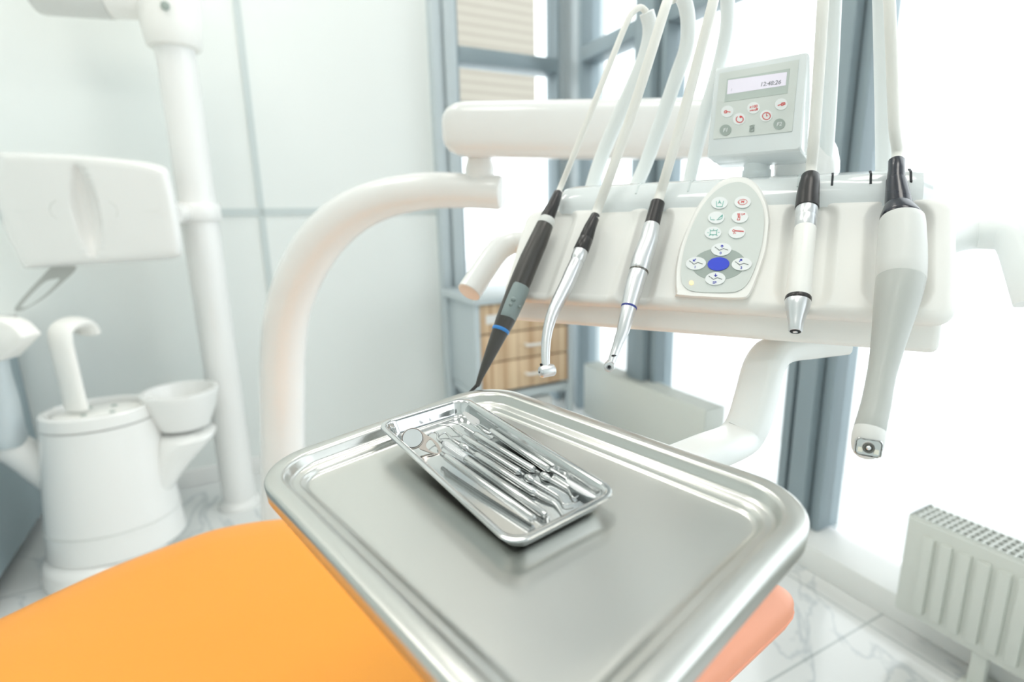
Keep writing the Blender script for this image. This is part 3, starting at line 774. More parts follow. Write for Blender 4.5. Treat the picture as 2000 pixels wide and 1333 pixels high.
def text(s_, px, py, size_px, off, name, material, parent, plane=None, nrm=None, tilt=None, conv=k7, scale=4.596):
    """lettering lying on a panel, centred at a pixel"""
    pl = plane or fpx; nn = nrm or FN
    c = pl(*conv(px, py), off); u = (pl(*conv(px + 20, py + (tilt or 0) * 20), off) - c).normalized(); v = nn.cross(u)
    if v.z < 0: v = -v
    hgt = (pl(*conv(px, py - size_px / 2), off) - pl(*conv(px, py + size_px / 2), off)).length
    cu = bpy.data.curves.new(name, 'FONT'); cu.body = s_; cu.size = hgt * 1.38; cu.align_x = 'CENTER'; cu.align_y = 'CENTER'; cu.extrude = .0001; cu.offset = hgt * .012
    tmp = bpy.data.objects.new('tmp', cu); COL.objects.link(tmp)
    dg = bpy.context.evaluated_depsgraph_get(); me = bpy.data.meshes.new_from_object(tmp.evaluated_get(dg))
    bm = bmesh.new(); bm.from_mesh(me); bpy.data.objects.remove(tmp); bpy.data.meshes.remove(me)
    for q in bm.verts: q.co = c + u * q.co.x + v * q.co.y + nn * (q.co.z + .0001)
    return put(name, bm, material, parent, smooth=False)
BO = kOFF + .0007
SO = kOFF + .00165
def button(cx_, cy_, a, b, material, rot=-.07, name='button', plane=None, off=None):
    return flat(ell(*k7(cx_, cy_), a / 4.596, b / 4.596, rot), BO - .0001, .0010, name, material, kp)
for x, y in ((484, 310), (692, 303), (455, 442), (667, 436), (426, 578), (640, 575)): button(x, y, 74, 53, M['button'])
for x, y in ((501, 728), (273, 853), (684, 860), (447, 990)): button(x, y, 91, 57, M['button'])
button(475, 858, 98, 59, M['blue'], name='centre_button')
flat(ell(*k7(232, 1025), 4, 4), kOFF + .0004, .0006, 'indicator_lamp', M['amber'], kp)
Wt = .00045
stroke([[(455, 292), (458, 340), (508, 340), (520, 290)], [(472, 312), (484, 290), (498, 312)], [(484, 290), (484, 282)], [(478, 303), (492, 303)]], SO, Wt, 'cup_symbol', M['p_teal'], kp)
stroke([[(404, 432), (406, 456), (440, 460)], [(460, 458), (478, 456), (505, 448), (512, 412), (470, 450)], [(488, 436), (510, 422)]], SO, Wt, 'spittoon_symbol', M['p_teal'], kp)
stroke([[(402, 556), (460, 554), (456, 592), (398, 592), (402, 556)], [(430, 553), (432, 542)], [(405, 555), (398, 545)], [(458, 553), (468, 544)], [(400, 593), (390, 602)], [(456, 592), (464, 602)], [(427, 593), (425, 602)], [(376, 574), (386, 574)], [(472, 572), (482, 571)]], SO, Wt, 'lamp_symbol', M['p_teal'], kp)
stroke([ell(692, 298, 40, 24, -.1, 20) + [ell(692, 298, 40, 24, -.1, 20)[0]], [(648, 300), (660, 290)], [(648, 300), (664, 308)]], SO, Wt * .9, 'loop_symbol', M['p_red'], kp)
text('M', 692, 297, 22, SO, 'letter', M['p_red'], kp)
stroke([[(644, 404), (668, 404)], [(648, 404), (652, 436), (642, 460), (664, 460), (668, 438), (664, 404)], [(656, 410), (657, 436)], [(652, 437), (668, 437)], [(678, 408), (690, 402)], [(684, 418), (710, 402)], [(700, 402), (710, 402), (706, 412)]], SO, Wt, 'chair_back_symbol', M['p_red'], kp)
stroke([[(600, 552), (612, 545), (622, 552), (616, 564), (602, 562), (600, 552)], [(620, 552), (700, 560)], [(620, 560), (700, 566)], [(612, 574), (622, 570)], [(608, 584), (616, 580)], [(624, 582), (630, 578)]], SO, Wt, 'handpiece_symbol', M['p_red'], kp)
for (x, y), tx, arrow in (((501, 728), '0', [(0, 22, 0, 0), (0, 0, -10, 10), (0, 0, 10, 10)]), ((273, 853), '1', [(12, 0, -10, 18), (-10, 18, -10, 6), (-10, 18, 4, 18)]), ((684, 860), '2', [(-14, 18, 8, 0), (8, 0, -6, 0), (8, 0, 8, 12)]), ((447, 990), 'SP', [(0, 0, 0, 22), (0, 22, -10, 12), (0, 22, 12, 12)])):
    stroke([[(x - 58, y - 26), (x - 46, y - 18)], [(x - 40, y - 14), (x - 28, y - 4)], [(x - 26, y - 3), (x - 20, y + 4), (x + 18, y - 12), (x + 58, y + 2)]], SO, .0005, 'chair_symbol', M['p_grey'], kp)
    dx, dy = {'0': (6, -43), '1': (-14, -43), '2': (-8, -46), 'SP': (2, -46)}[tx]
    stroke([[(x + dx + a, y + dy + b), (x + dx + c, y + dy + d)] for a, b, c, d in arrow], SO, .0007, 'arrow_symbol', M['p_blue'], kp)
    tx_ = {'0': (-7, 29), '1': (-9, 30), '2': (-4, 29), 'SP': (-8, 33)}[tx]
    text(tx, x + tx_[0], y + tx_[1], 21, SO, 'numeral' if tx != 'SP' else 'letters', M['p_blue'], kp)

# the tilted display on its neck
dY_ = .665
DC = Yk(1476, 212, dY_)
dh = V((.70, -.714, 0)).normalized(); n0 = V((dh.y, -dh.x, 0))
if n0.y > 0: n0 = -n0
DN = (n0 * math.cos(math.radians(17)) + EZ * math.sin(math.radians(17))).normalized()
def dpx(px, py, off=0.0): return Pl(px, py, DC + DN * off, DN)
def k6(x, y): return (1380 + x / 5.795, 100 + y / 5.795)
nk = U(fuv(1472, 350)[0] + .0, .125, .138)
q0 = Pl(1470, 345, U(0, .125, .14), EY); 
outl = [k6(90, 190), k6(1155, 0), k6(1060, 1115), k6(-5, 1205)]
c_ = V((sum(a for a, b in outl) / 4, sum(b for a, b in outl) / 4, 0))
ro = []
def rpoly(pts, r, n=5):
    out = []
    N = len(pts)
    for i in range(N):
        p, a, b = V((*pts[i], 0)), V((*pts[i - 1], 0)), V((*pts[(i + 1) % N], 0))
        u, v = (a - p).normalized() * r, (b - p).normalized() * r
        for k in range(n + 1):
            t_ = k / n; out.append(tuple((p + u * (1 - t_) ** 2 + v * t_ ** 2)[:2]))
    return out
ro = rpoly(outl, 7)
m = MB(); R_ = []
for k, off in ((.97, .0), (.99, -.001), (1.0, -.0035), (1.0, -.016), (.97, -.026), (.9, -.03)):
    base_ = [dpx(c_.x + (x - c_.x) * k, c_.y + (y - c_.y) * k, 0) for x, y in ro]
    R_.append([p + DN * off for p in base_])
m.loft(R_); disp = put('display', m, M['cool_white'], unit)
# rounded swivel shell under and behind the display
m = MB()
R_ = []
lower = [k6(-5, 1130), k6(1085, 1040), k6(1085, 1200), k6(-5, 1280)]
m.prism([dpx(*q, 0) - DN * .003 for q in rpoly([k6(5, 1150), k6(1055, 1060), k6(1050, 1120), k6(22, 1200)], 3)], DN * -.03, .002); put('display_base', m, M['cool_white'], disp)
nt_, nb_ = Yk(1472, 300, dY_ + .02), Yk(1476, 352, dY_ + .02)
m = MB(); m.lathe(V((nb_.x, nb_.y, nb_.z - .004)), EZ, [(0, .0145), (.014, .0140), (.014, .0127), (.030, .0127), (.036, .010)], 28); put('neck', m, M['cool_white'], disp)
flat([k6(150, 255), k6(1048, 98), k6(968, 910), k6(75, 1000)], .0002, .0006, 'faceplate', M['membrane'], disp, dpx)
flat([k6(235, 318), k6(945, 198), k6(915, 478), k6(202, 578)], .0007, .0004, 'screen_surround', M['ring'], disp, dpx)
flat([k6(245, 330), k6(912, 238), k6(896, 388), k6(232, 490)], .0010, .0004, 'screen', M['screen'], disp, dpx)
text('12:48:26', 725, 366, 46, .0014, 'digits', M['p_screen'], disp, dpx, DN, tilt=-.13, conv=k6)
text(':', 283, 436, 34, .0014, 'digits', M['p_screen'], disp, dpx, DN, tilt=-.13, conv=k6)
for x, y in ((238, 685), (372, 770), (533, 645), (676, 735), (847, 603)): flat(ell(*k6(x, y), 12.4, 11.2, -.4, 28), .0007, .0007, 'button', M['button'], disp, dpx)
for x, y, s_ in ((216, 895, 'F1'), (825, 828, 'F2')):
    flat(ell(*k6(x, y), 11.6, 10.4, -.4, 28), .0007, .0006, 'button', M['dgrey'], disp, dpx, 'darker grey button')
    text(s_, x, y, 42, .0013, 'letters', M['button'], disp, dpx, DN, tilt=-.11, conv=k6)
DS = .00145
ar = ell(375, 772, 40, 36, 0, 20)
def sx(lines, wd, nm, mt): stroke(lines, DS, wd, nm, mt, disp, dpx, DN, k6)
sx([[ar[k % 20] for k in range(-4, 14)]], .0008, 'loop_symbol', M['p_red'])
flat(ell(*k6(386, 745), 2.4, 2.4, 0, 12), DS, .0002, 'dot_symbol', M['p_red'], disp, dpx)
a2 = ell(678, 735, 44, 40, 0, 20); sx([a2 + [a2[0]], [(678, 735), (680, 708)], [(678, 735), (692, 732)]], .0007, 'clock_symbol', M['p_red'])
sx([[(200, 690), (208, 676), (225, 674), (228, 698), (204, 700)], [(232, 684), (268, 690)]], .0008, 'drill_symbol', M['p_red'])
sx([[(808, 616), (846, 602)], [(846, 602), (852, 588), (884, 582), (888, 602), (850, 616), (846, 602)], [(866, 588), (868, 608)]], .0008, 'torque_symbol', M['p_red'])
text('x100', 533, 628, 30, DS, 'letters', M['p_red'], disp, dpx, DN, tilt=-.13, conv=k6)
sx([[(492, 676), (520, 666), (520, 672), (548, 664)], [(552, 672), (578, 650)], [(560, 652), (578, 650), (574, 668)]], .0007, 'speed_symbol', M['p_red'])
sx([[(490, 850), (530, 838)], [(496, 850), (488, 905)], [(510, 846), (530, 862), (540, 838)], [(505, 872), (535, 866), (530, 905), (500, 908), (505, 872)]], .0009, 'spray_symbol', M['dgrey'])

# hose arms that rise out of the cover and bend over to the front
ARM = {
 1: ([(1153, 375, .80), (1172, 315, .80), (1205, 235, .79), (1248, 140, .78), (1266, 85, .775), (1269, 50, .77), (1263, 24, .765)], 13),
 2: ([(1240, 368, .775), (1262, 318, .775), (1290, 240, .765), (1321, 150, .755), (1340, 95, .75), (1344, 50, .745), (1339, 10, .74), (1326, -14, .73), (1312, -8, .72)], 13),
 3: ([(1345, 360, .745), (1358, 300, .745), (1378, 220, .74), (1404, 130, .735), (1419, 60, .73), (1421, 10, .725), (1417, -40, .715), (1407, -62, .70)], 12),
 4: ([(1608, 345, .655), (1615, 250, .655), (1622, 120, .65), (1627, 0, .645), (1630, -80, .635), (1626, -110, .62)], 14),
 5: ([(1728, 335, .625), (1727, 220, .625), (1725, 100, .62), (1723, 0, .615), (1721, -90, .605), (1722, -130, .59)], 15),
}
for k, (pts, hw_) in ARM.items():
    m = MB(); p = spline([Yk(*q) for q in pts], 6); a_ = [v.x for v in spline([(hw_ / F * q[2] * K, 0, 0) for q in pts], 6)]
    m.tube(p, a_, 16); put('hose_arm', m, M['hose_arm'], unit)
# bracket that carries the tray
pts = [(1640, 668, .62), (1575, 676, .615), (1520, 684, .60), (1494, 712, .585), (1478, 770, .565), (1462, 825, .55), (1440, 858, .54), (1390, 880, .53), (1330, 905, .515), (1250, 935, .48), (1150, 985, .43)]
sec = []
for qx, qy in ((1, 1), (-1, 1), (-1, -1), (1, -1)):
    pass
sec = [((1.0 - .45) * sx_ + .45 * math.cos(math.radians(a)), ((.62 - .45) * sy_ + .45 * math.sin(math.radians(a)))) for sx_, sy_, a0 in ((1, 1, 0), (-1, 1, 90), (-1, -1, 180), (1, -1, 270)) for a in (a0, a0 + 30, a0 + 60, a0 + 90)]
P_ = [Yk(*q) for q in pts]
TRN = V((math.sin(math.radians(-2)), math.sin(math.radians(-3)), 1)).normalized()
TU = V((0, 1, 0)).cross(TRN).normalized(); TW = TRN.cross(TU)
TD = .187                                                # depth of the tray rim plane below the camera
for i in range(7, len(P_)):                              # the last part runs flat under the tray
    d = (P_[i] - CAM).dot(TRN) + TD + .032
    v = ray(pts[i][0], pts[i][1]); P_[i] = CAM + v * (-(TD + .034) / v.dot(TRN))
m = MB(); m.tube(spline(P_, 6), .0185, section=sec, first=EY); put('tray_bracket', m, M['hose_arm'], unit)

# ------------------------------------------------------------------ handpieces
def prof_at(prof, s):
    """centre line of a profile (list of x, y, half width) at arc length s in pixels"""
    for (x0, y0, _), (x1, y1, _) in zip(prof, prof[1:]):
        L_ = math.hypot(x1 - x0, y1 - y0)
        if s <= L_ and L_ > 0: return x0 + (x1 - x0) * s / L_, y0 + (y1 - y0) * s / L_
        s -= L_
    return prof[-1][:2]
def sweep(T, B, prof, n=28):
    """turned shape along the line seen in the photograph, at the depth of the axis T-B"""
    tot = sum(math.hypot(b[0] - a[0], b[1] - a[1]) for a, b in zip(prof, prof[1:])); s = 0; rings = []; ax = (B - T).normalized()
    for i, (x, y, h) in enumerate(prof):
        if i: s += math.hypot(x - prof[i - 1][0], y - prof[i - 1][1])
        P = on_axis(x, y, T, B)
        d = ax
        if tot > 60:
            a, b = prof_at(prof, max(0, s - 16)), prof_at(prof, min(tot, s + 16))
            e = on_axis(*b, T, B) - on_axis(*a, T, B); d = e.normalized()
        R = h / F * (ROT.transposed() @ (P - CAM)).z * -1
        u = (EX - d * EX.dot(d)).normalized(); v = d.cross(u)
        rings.append([P + (u * math.cos(2 * math.pi * k / n) + v * math.sin(2 * math.pi * k / n)) * R for k in range(n)])
    m = MB(); m.loft(rings); return m
def hose(pts, rr, parent, top=None):
    m = MB(); m.tube(spline(pts, 7), rr, 14); return put('hose', m, M['hose'], parent)
def lab(name, label, cat, T, tip, group='handpieces in the delivery unit'):
    return thing(name, label, cat, V(tip), None)

# scaler
T = fpx(1090, 376, .012); B = fpx(932, 754, .014)
s = lab('scaler_handpiece', 'long black handpiece with grey grip pad, blue ring and bent tip', 'handpiece', T, B)
put('neck_sleeve', sweep(T, B, [(1091, 375, 7), (1090, 377, 8.5), (1085, 390, 10), (1080, 402, 11.5), (1070, 423, 14), (1069, 424.5, 13.5), (1067, 430, 14)]), M['black'], s)
put('collar', sweep(T, B, [(1070, 428, 15), (1069, 430, 16.4), (1066, 437, 17), (1064, 440, 16.5)]), M['grey_soft'], s, 'pale collar ring')
put('body', sweep(T, B, [(1065.5, 437, 15), (1064, 441, 16.6), (1050, 474, 19), (1035, 507, 20.2), (1022, 538, 20.6), (1013, 560, 20.6), (1004, 585, 20.8), (995, 607, 20.4), (986, 628, 19), (978, 646.5, 16.8)]), M['charcoal'], s)
put('blue_ring', sweep(T, B, [(979, 643, 17.4), (978.6, 644, 17.8), (976.8, 648, 17.3), (976.4, 649, 16.6)]), M['blue_ring'], s, 'blue ring')
put('nose', sweep(T, B, [(977, 648, 16.4), (966, 673, 13.6), (949, 712, 9.2), (938, 738, 5.8), (933, 752, 4.6), (932, 755, 4.0)]), M['charcoal'], s)
pB = on_axis(932.5, 752, T, B); pt = on_axis(914, 771, T, B)
m = MB(); m.tube([pB - (B - T).normalized() * .002, pB, pB + (pt - pB) * .2, pt], [.0019, .0021, .0018, .0015], 16); put('bent_tip', m, M['black'], s)
m = MB(); dd = (pt - pB).normalized(); m.tube([pt - dd * .0003, pt + dd * .0012], [.0011, .001], 12); put('tip_mouth', m, M['peach'], s, 'pale tip mouth')
vv_ = (CAM - on_axis(1000, 596, T, B)).normalized(); axs = (B - T).normalized(); fv = (vv_ - axs * vv_.dot(axs)).normalized()
side = axs.cross(fv); fdir = (fv + side * (-.28)).normalized()
m = MB(); pr = [(1015, 560, 19.5), (1014.6, 561, 21.4), (1009, 574, 22.2), (1003, 588, 22.4), (996, 604, 22), (991, 616, 21), (988, 622, 20), (987.5, 624, 18.5)]
Pp = [on_axis(x, y, T, B) for x, y, h in pr]; Rp = [h / F * (ROT.transposed() @ (p - CAM)).z * -1 for (x, y, h), p in zip(pr, Pp)]
m.tube(Pp, Rp, 22, caps=False, first=fdir, arc=(-.95, .95)); pad = put('grip_pad', m, M['pad'], s, 'grey-green grip pad')
md = pad.modifiers.new('thickness', 'SOLIDIFY'); md.thickness = .0015; md.offset = -1
for x, y, r_ in ((1000, 592, .0030), (995, 602, .0022), (1012, 606, .0016)):
    m = MB(); q = on_axis(x, y, T, B); q = q + fv * (20.6 / F * q.y) + side * 0; m.ball(q, r_, 14); put('pad_bump', m, M['pad'], pad)
tp = on_axis(1091, 375, T, B)
hose([tp + (T - B).normalized() * -.006, tp + (T - B).normalized() * .01, Yp(1120, 304, T.y + .0), Yp(1166, 188, T.y + .0), Yp(1205, 90, T.y + .005), Yp(1226, 40, T.y + .01), Yk(1240, 20, .76), Yk(1252, 15, .765), Yk(1263, 24, .766)], 5.6 / F * .74 * K, s)

# turbine
T = fpx(1163, 421, .010); B = fpx(1065, 716, .018)
s = lab('turbine_handpiece', 'slim curved silver handpiece with small round head, second from the left', 'handpiece', T, B)
put('neck_sleeve', sweep(T, B, [(1163.5, 420, 8), (1163, 421.5, 9), (1152.6, 444, 11.6), (1145, 465, 13.8), (1144.6, 466, 13.2), (1144, 467.5, 13.2), (1143.6, 468.5, 14.1), (1134.5, 490, 15), (1134, 492, 14)]), M['black'], s)
put('collar', sweep(T, B, [(1134.6, 489.5, 13), (1134, 491.5, 14.4), (1128, 508, 14.2), (1127.4, 509.5, 13.4), (1126.6, 511.5, 13.4)]), M['chrome'], s)
tb = [(1126.8, 511, 13.0), (1126, 513, 13.9), (1117, 533, 14.2), (1108, 554, 14.2), (1099, 572, 13.8), (1090.5, 589, 13.2), (1082, 606, 12.2), (1075.5, 623, 11.3), (1070, 644, 10.0), (1067, 663, 9.3), (1065.5, 685, 8.8), (1065.5, 700, 8.4), (1066, 716, 8.0), (1066.5, 722, 7.6)]
put('body', sweep(T, B, tb), M['chrome'], s)
hc = on_axis(1068, 725, T, B); e1 = (on_axis(1084, 723, T, B) - on_axis(1052, 726.5, T, B)); e1 = (e1.normalized() + V((0, -.25, 0))* -1).normalized()
hl = 16.5 / F * hc.y; hr = 12.5 / F * hc.y
m = MB(); m.lathe(hc - e1 * hl, e1, [(0, hr * .62), (.0008, hr * .85), (.003, hr), (hl * 2 - .002, hr), (hl * 2 - .0006, hr * .92), (hl * 2, hr * .8)], 28); hd = put('head', m, M['chrome'], s)
m = MB(); m.lathe(hc - e1 * (hl + .0004), e1, [(0, .0008), (.0003, .0012), (.001, .0012)], 12); put('chuck_hole', m, M['dark'], hd)
m = MB(); q = on_axis(1056.5, 712, T, B) - V((0, .0015, 0)); m.ball(q, .0013, 10); put('light_port', m, M['dark'], hd)
tp = on_axis(1163.5, 420, T, B)
hose([tp - (T - B).normalized() * .006, tp + (T - B).normalized() * .01, Yp(1192, 342, T.y), Yp(1236, 215, T.y), Yp(1268, 115, T.y + .0), Yp(1296, 25, T.y + .005), Yk(1305, 0, .715), Yk(1312, -8, .722)], 9.3 / F * .69 * K, s)

# contra-angle
T = fpx(1284, 396, .012); B = fpx(1192, 716, .017)
s = lab('contra_angle_handpiece', 'straight silver handpiece with thin dark blue ring, left of the oval keypad', 'handpiece', T, B)
put('neck_sleeve', sweep(T, B, [(1285, 395, 11.5), (1284.6, 396.5, 13.6), (1277, 425, 14.2), (1273, 440, 14.8), (1272.6, 442, 13)]), M['black'], s)
put('motor_body', sweep(T, B, [(1273, 438, 13.8), (1272.4, 441, 15.4), (1270, 455, 17.2), (1267, 471, 18.5), (1260, 490, 19.2), (1254, 506, 19.6), (1249, 525, 19.4), (1248, 529, 19.0), (1247.6, 530.5, 18.0)]), M['chrome'], s)
put('joint_ring', sweep(T, B, [(1248.2, 528, 18.4), (1247.9, 529.5, 18.9), (1247.3, 531.8, 18.8), (1247, 533, 18)]), M['steel_dark'], s)
put('body', sweep(T, B, [(1247.2, 531.5, 17.8), (1246.7, 533.5, 18.4), (1241, 550, 18.0), (1234, 577, 16.9), (1228.5, 600, 15.2)]), M['chrome'], s)
put('blue_ring', sweep(T, B, [(1229, 598.5, 15.0), (1228.7, 599.6, 15.7), (1228.1, 602, 15.5), (1227.8, 603, 14.6)]), M['dblue_ring'], s, 'thin dark blue ring')
put('neck', sweep(T, B, [(1228.4, 601, 14.6), (1227.6, 604, 15), (1216.5, 647, 12.4), (1216, 649, 11.8), (1208.5, 668, 10.2), (1208, 669.5, 9.6), (1202, 687, 8.8), (1197, 700, 8.0), (1193, 712, 7.2)]), M['chrome'], s)
hc = on_axis(1190.5, 715, T, B); vw = (CAM - hc).normalized(); vw = (vw + V((-.06, 0, -.25))).normalized()
hr = 11 / F * hc.y
m = MB(); m.lathe(hc - vw * .007, vw, [(0, hr * .7), (.002, hr * .95), (.004, hr), (.0105, hr), (.0118, hr * .9), (.0122, hr * .7), (.0122, hr * .45), (.0112, hr * .4)], 28); hd = put('head', m, M['chrome'], s)
m = MB(); m.lathe(hc + vw * .0036, vw, [(0, hr * .3), (.0017, hr * .3), (.002, hr * .22)], 16); put('chuck_hole', m, M['dark'], hd)
m = MB(); q = on_axis(1199, 695, T, B); q = q + (CAM - q).normalized() * .0042; m.ball(q, .0013, 12, Matrix.Diagonal((.0024, .0012, .0009))); put('light_port', m, M['dark'], hd)
tp = on_axis(1285, 395, T, B)
hose([tp - (T - B).normalized() * .006, tp + (T - B).normalized() * .012, Yp(1304, 330, T.y), Yp(1333, 230, T.y), Yp(1363, 118, T.y + .0), Yp(1390, 15, T.y), Yk(1400, -30, .68), Yk(1407, -62, .70)], 9.6 / F * .655 * K, s)

# white handpiece without a tip
T = fpx(1582, 342, .012); B = fpx(1553, 647, .016)
s = lab('white_handpiece', 'white handpiece with black sleeve and open silver cone end', 'handpiece', T, B)
put('neck_sleeve', sweep(T, B, [(1583.2, 342, 14), (1583, 344, 16), (1580.5, 362, 18.5), (1578, 380, 20), (1576.5, 401, 21), (1576, 407, 21.2), (1575.8, 409, 19)]), M['black'], s)
put('collar', sweep(T, B, [(1576, 405, 18.5), (1575.6, 409, 20), (1574.5, 424, 19.6), (1574.3, 425.5, 19), (1574.2, 427, 19.6), (1573, 445, 19.2), (1572.8, 447, 18)]), M['chrome'], s)
put('body', sweep(T, B, [(1573, 444.5, 18.2), (1572.6, 447, 19.4), (1566, 509, 20.6), (1561, 560, 22.2), (1559.5, 580, 22.8), (1559.2, 583, 22)]), M['white_satin'], s)
put('black_ring', sweep(T, B, [(1559.6, 580.5, 22.4), (1559.4, 582, 23.4), (1558.4, 588, 23.8), (1558.2, 590, 23)]), M['black'], s)
put('cone', sweep(T, B, [(1558.6, 587, 22.6), (1558.2, 590, 23.6), (1557, 602, 21.6), (1555.6, 618, 17), (1554.5, 632, 14), (1553.4, 646, 12.6), (1553.2, 648, 11.4), (1553.2, 648.2, 10.0), (1553.6, 644, 9.4)]), M['chrome'], s)
d_ = (on_axis(1553.2, 648, T, B) - on_axis(1555.6, 618, T, B)).normalized(); e_ = on_axis(1553.2, 648, T, B); rr_ = 10.2 / F * e_.y
m = MB(); m.lathe(e_ - d_ * .002, d_, [(0, rr_), (.0016, rr_), (.0017, rr_ * .6)], 20); ho = put('socket', m, M['dark'], s)
m = MB(); m.lathe(e_ - d_ * .001, d_, [(0, rr_ * .45), (.0016, rr_ * .45), (.002, rr_ * .25)], 16); put('socket_pin', m, M['chrome'], ho)
tp = on_axis(1583.2, 342, T, B)
hose([tp - (T - B).normalized() * .006, tp + (T - B).normalized() * .01, Yp(1590, 270, T.y), Yp(1598, 160, T.y), Yp(1606, 30, T.y), Yp(1612, -60, T.y + .01), Yk(1620, -105, .61), Yk(1626, -110, .62)], 10.5 / F * .565 * K, s)

# intraoral camera
T = fpx(1751, 314, .013); B = fpx(1694, 880, .022)
s = lab('oral_camera', 'large grey and white camera handpiece with metal lens window, at the right', 'camera', T, B)
put('neck_sleeve', sweep(T, B, [(1751.2, 313, 12), (1751, 315, 14), (1750.5, 335, 14.2), (1750, 351, 15), (1750, 352, 16.6), (1752, 372, 19.5), (1754, 392, 22), (1754.6, 398, 22.4), (1756, 404, 23)]), M['navy'], s)
put('bell', sweep(T, B, [(1755, 398, 21), (1755.5, 401, 22.8), (1758, 411, 29), (1760, 421, 34), (1761, 427, 36.2), (1761.4, 431, 35)]), M['navy'], s)
put('upper_body', sweep(T, B, [(1761, 426, 34), (1761.4, 429, 36.6), (1761.6, 440, 38), (1761, 486, 40.6), (1760, 520, 41.6), (1759, 545, 41.4), (1758.8, 547, 40.4)]), M['grey_soft'], s)
put('lower_body', sweep(T, B, [(1759, 543, 40), (1758.6, 547, 41), (1753, 580, 38.8), (1747, 610, 35.8), (1741, 640, 32), (1735, 668, 29), (1729, 698, 26.2), (1722, 730, 24.2), (1716, 762, 24.2), (1711, 790, 25), (1704, 818, 26), (1699, 838, 27), (1698.6, 841, 26)]), M['grey_plastic'], s)
put('head', sweep(T, B, [(1699.2, 836, 26), (1698.4, 841, 27.4), (1696, 855, 28.2), (1694, 868, 27.6), (1692.5, 878, 25.5), (1691.5, 887, 21), (1691, 893, 14), (1690.8, 896, 5)]), M['grey_soft'], s)
hc = on_axis(1695, 872, T, B); vw = (CAM - hc).normalized(); ax = (B - T).normalized()
nw = (vw * .9 + V((.06, 0, -.12))).normalized(); uw = (ax.cross(nw)).normalized(); ww_ = nw.cross(uw); k_ = hc.y / F
wc = hc + nw * 25.0 * k_
m = MB(); 
m.loft([rrect(wc - nw * .0052, uw, ww_, 25 * k_, 19 * k_, 10 * k_), rrect(wc + nw * .0006, uw, ww_, 24 * k_, 18.5 * k_, 9 * k_), rrect(wc + nw * .001, uw, ww_, 23 * k_, 17.5 * k_, 8 * k_), rrect(wc + nw * .0002, uw, ww_, 21 * k_, 15.5 * k_, 7 * k_)]); lf = put('lens_window', m, M['steel'], s, 'shiny metal lens window')
m = MB(); m.lathe(wc + nw * .0000, nw, [(0, 11 * k_), (.0012, 11 * k_), (.0016, 10 * k_), (.0016, 7 * k_), (.001, 6 * k_)], 24); put('lens_ring', m, M['steel_dark'], lf)
m = MB(); m.ball(wc + nw * .0008, 5.5 * k_, 14); put('lens', m, M['mirror'], lf)
for sg in (-1, 1):
    m = MB(); m.box(wc + nw * .0007 + uw * (sg * 14 * k_) + ww_ * (6 * k_ if ww_.z < 0 else -6 * k_), uw, ww_, 4.4 * k_, 5 * k_, .0004, .0002); put('led', m, M['led'], lf)
tp = on_axis(1751.2, 313, T, B)
hose([tp - (T - B).normalized() * .006, tp + (T - B).normalized() * .01, Yp(1747, 250, T.y), Yp(1743, 150, T.y), Yp(1738, 20, T.y), Yp(1733, -70, T.y + .01), Yk(1726, -122, .58), Yk(1722, -130, .59)], 10 / F * .54 * K, s)
# ------------------------------------------------------------------ big steel tray
def tdir(deg): a = math.radians(deg); return TU * math.cos(a) + TW * math.sin(a)
def tpx(px, py, d): v = ray(px, py); return CAM + v * (-d / v.dot(TRN))
def tab(px, py, d, A, Bv): q = tpx(px, py, d) - CAM; return q.dot(A), q.dot(Bv)
def tray_frame(ang, d, fl, fr, nl, nr):
    A, Bv = tdir(ang), tdir(ang + 90)
    mean = lambda e, i: sum(tab(*q, d, A, Bv)[i] for q in e) / len(e)
    a0, b1, b0 = mean(fl, 0), mean(fr, 1), mean(nl, 1)
    a1 = mean(nr, 0)
    return A, Bv, a0, a1, b0, b1
A_, B_, a0, a1, b0, b1 = tray_frame(-48.5, TD, ((600, 872), (870, 775)), ((1010, 765), (1480, 925)), ((545, 945), (680, 1138), (820, 1333)), ((1558, 1040), (1340, 1333)))
def TP(a, b, z): return CAM + A_ * a + B_ * b + TRN * (-TD + z)
cA, cB, hA, hB = (a0 + a1) / 2, (b0 + b1) / 2, (a1 - a0) / 2, (b1 - b0) / 2
m = MB(); RC = .046
rings = []
for off, z in ((.0012, -.0145), (.0004, -.0138), (-.0002, -.0025), (.0008, -.0008), (.0028, 0), (.0105, 0), (.0125, -.0007), (.0142, -.0025), (.0158, -.0068), (.0172, -.0085), (.0192, -.0092), (.0222, -.0094), (.0238, -.0102), (.0252, -.0122), (.0268, -.0136), (.0295, -.0142)):
    rings.append(rrect(TP(cA, cB, z), A_, B_, hA - off, hB - off, max(.012, RC - off), 12))
m.loft(rings, False, True)
o = put('serving_tray', m, M['tray'], None, sharp=50)
tag(o, 'large brushed steel tray with stepped rounded rim, under the small instrument dish', 'tray')
md = o.modifiers.new('sheet', 'SOLIDIFY'); md.thickness = .0012; md.offset = -1
TFLOOR = -.0142

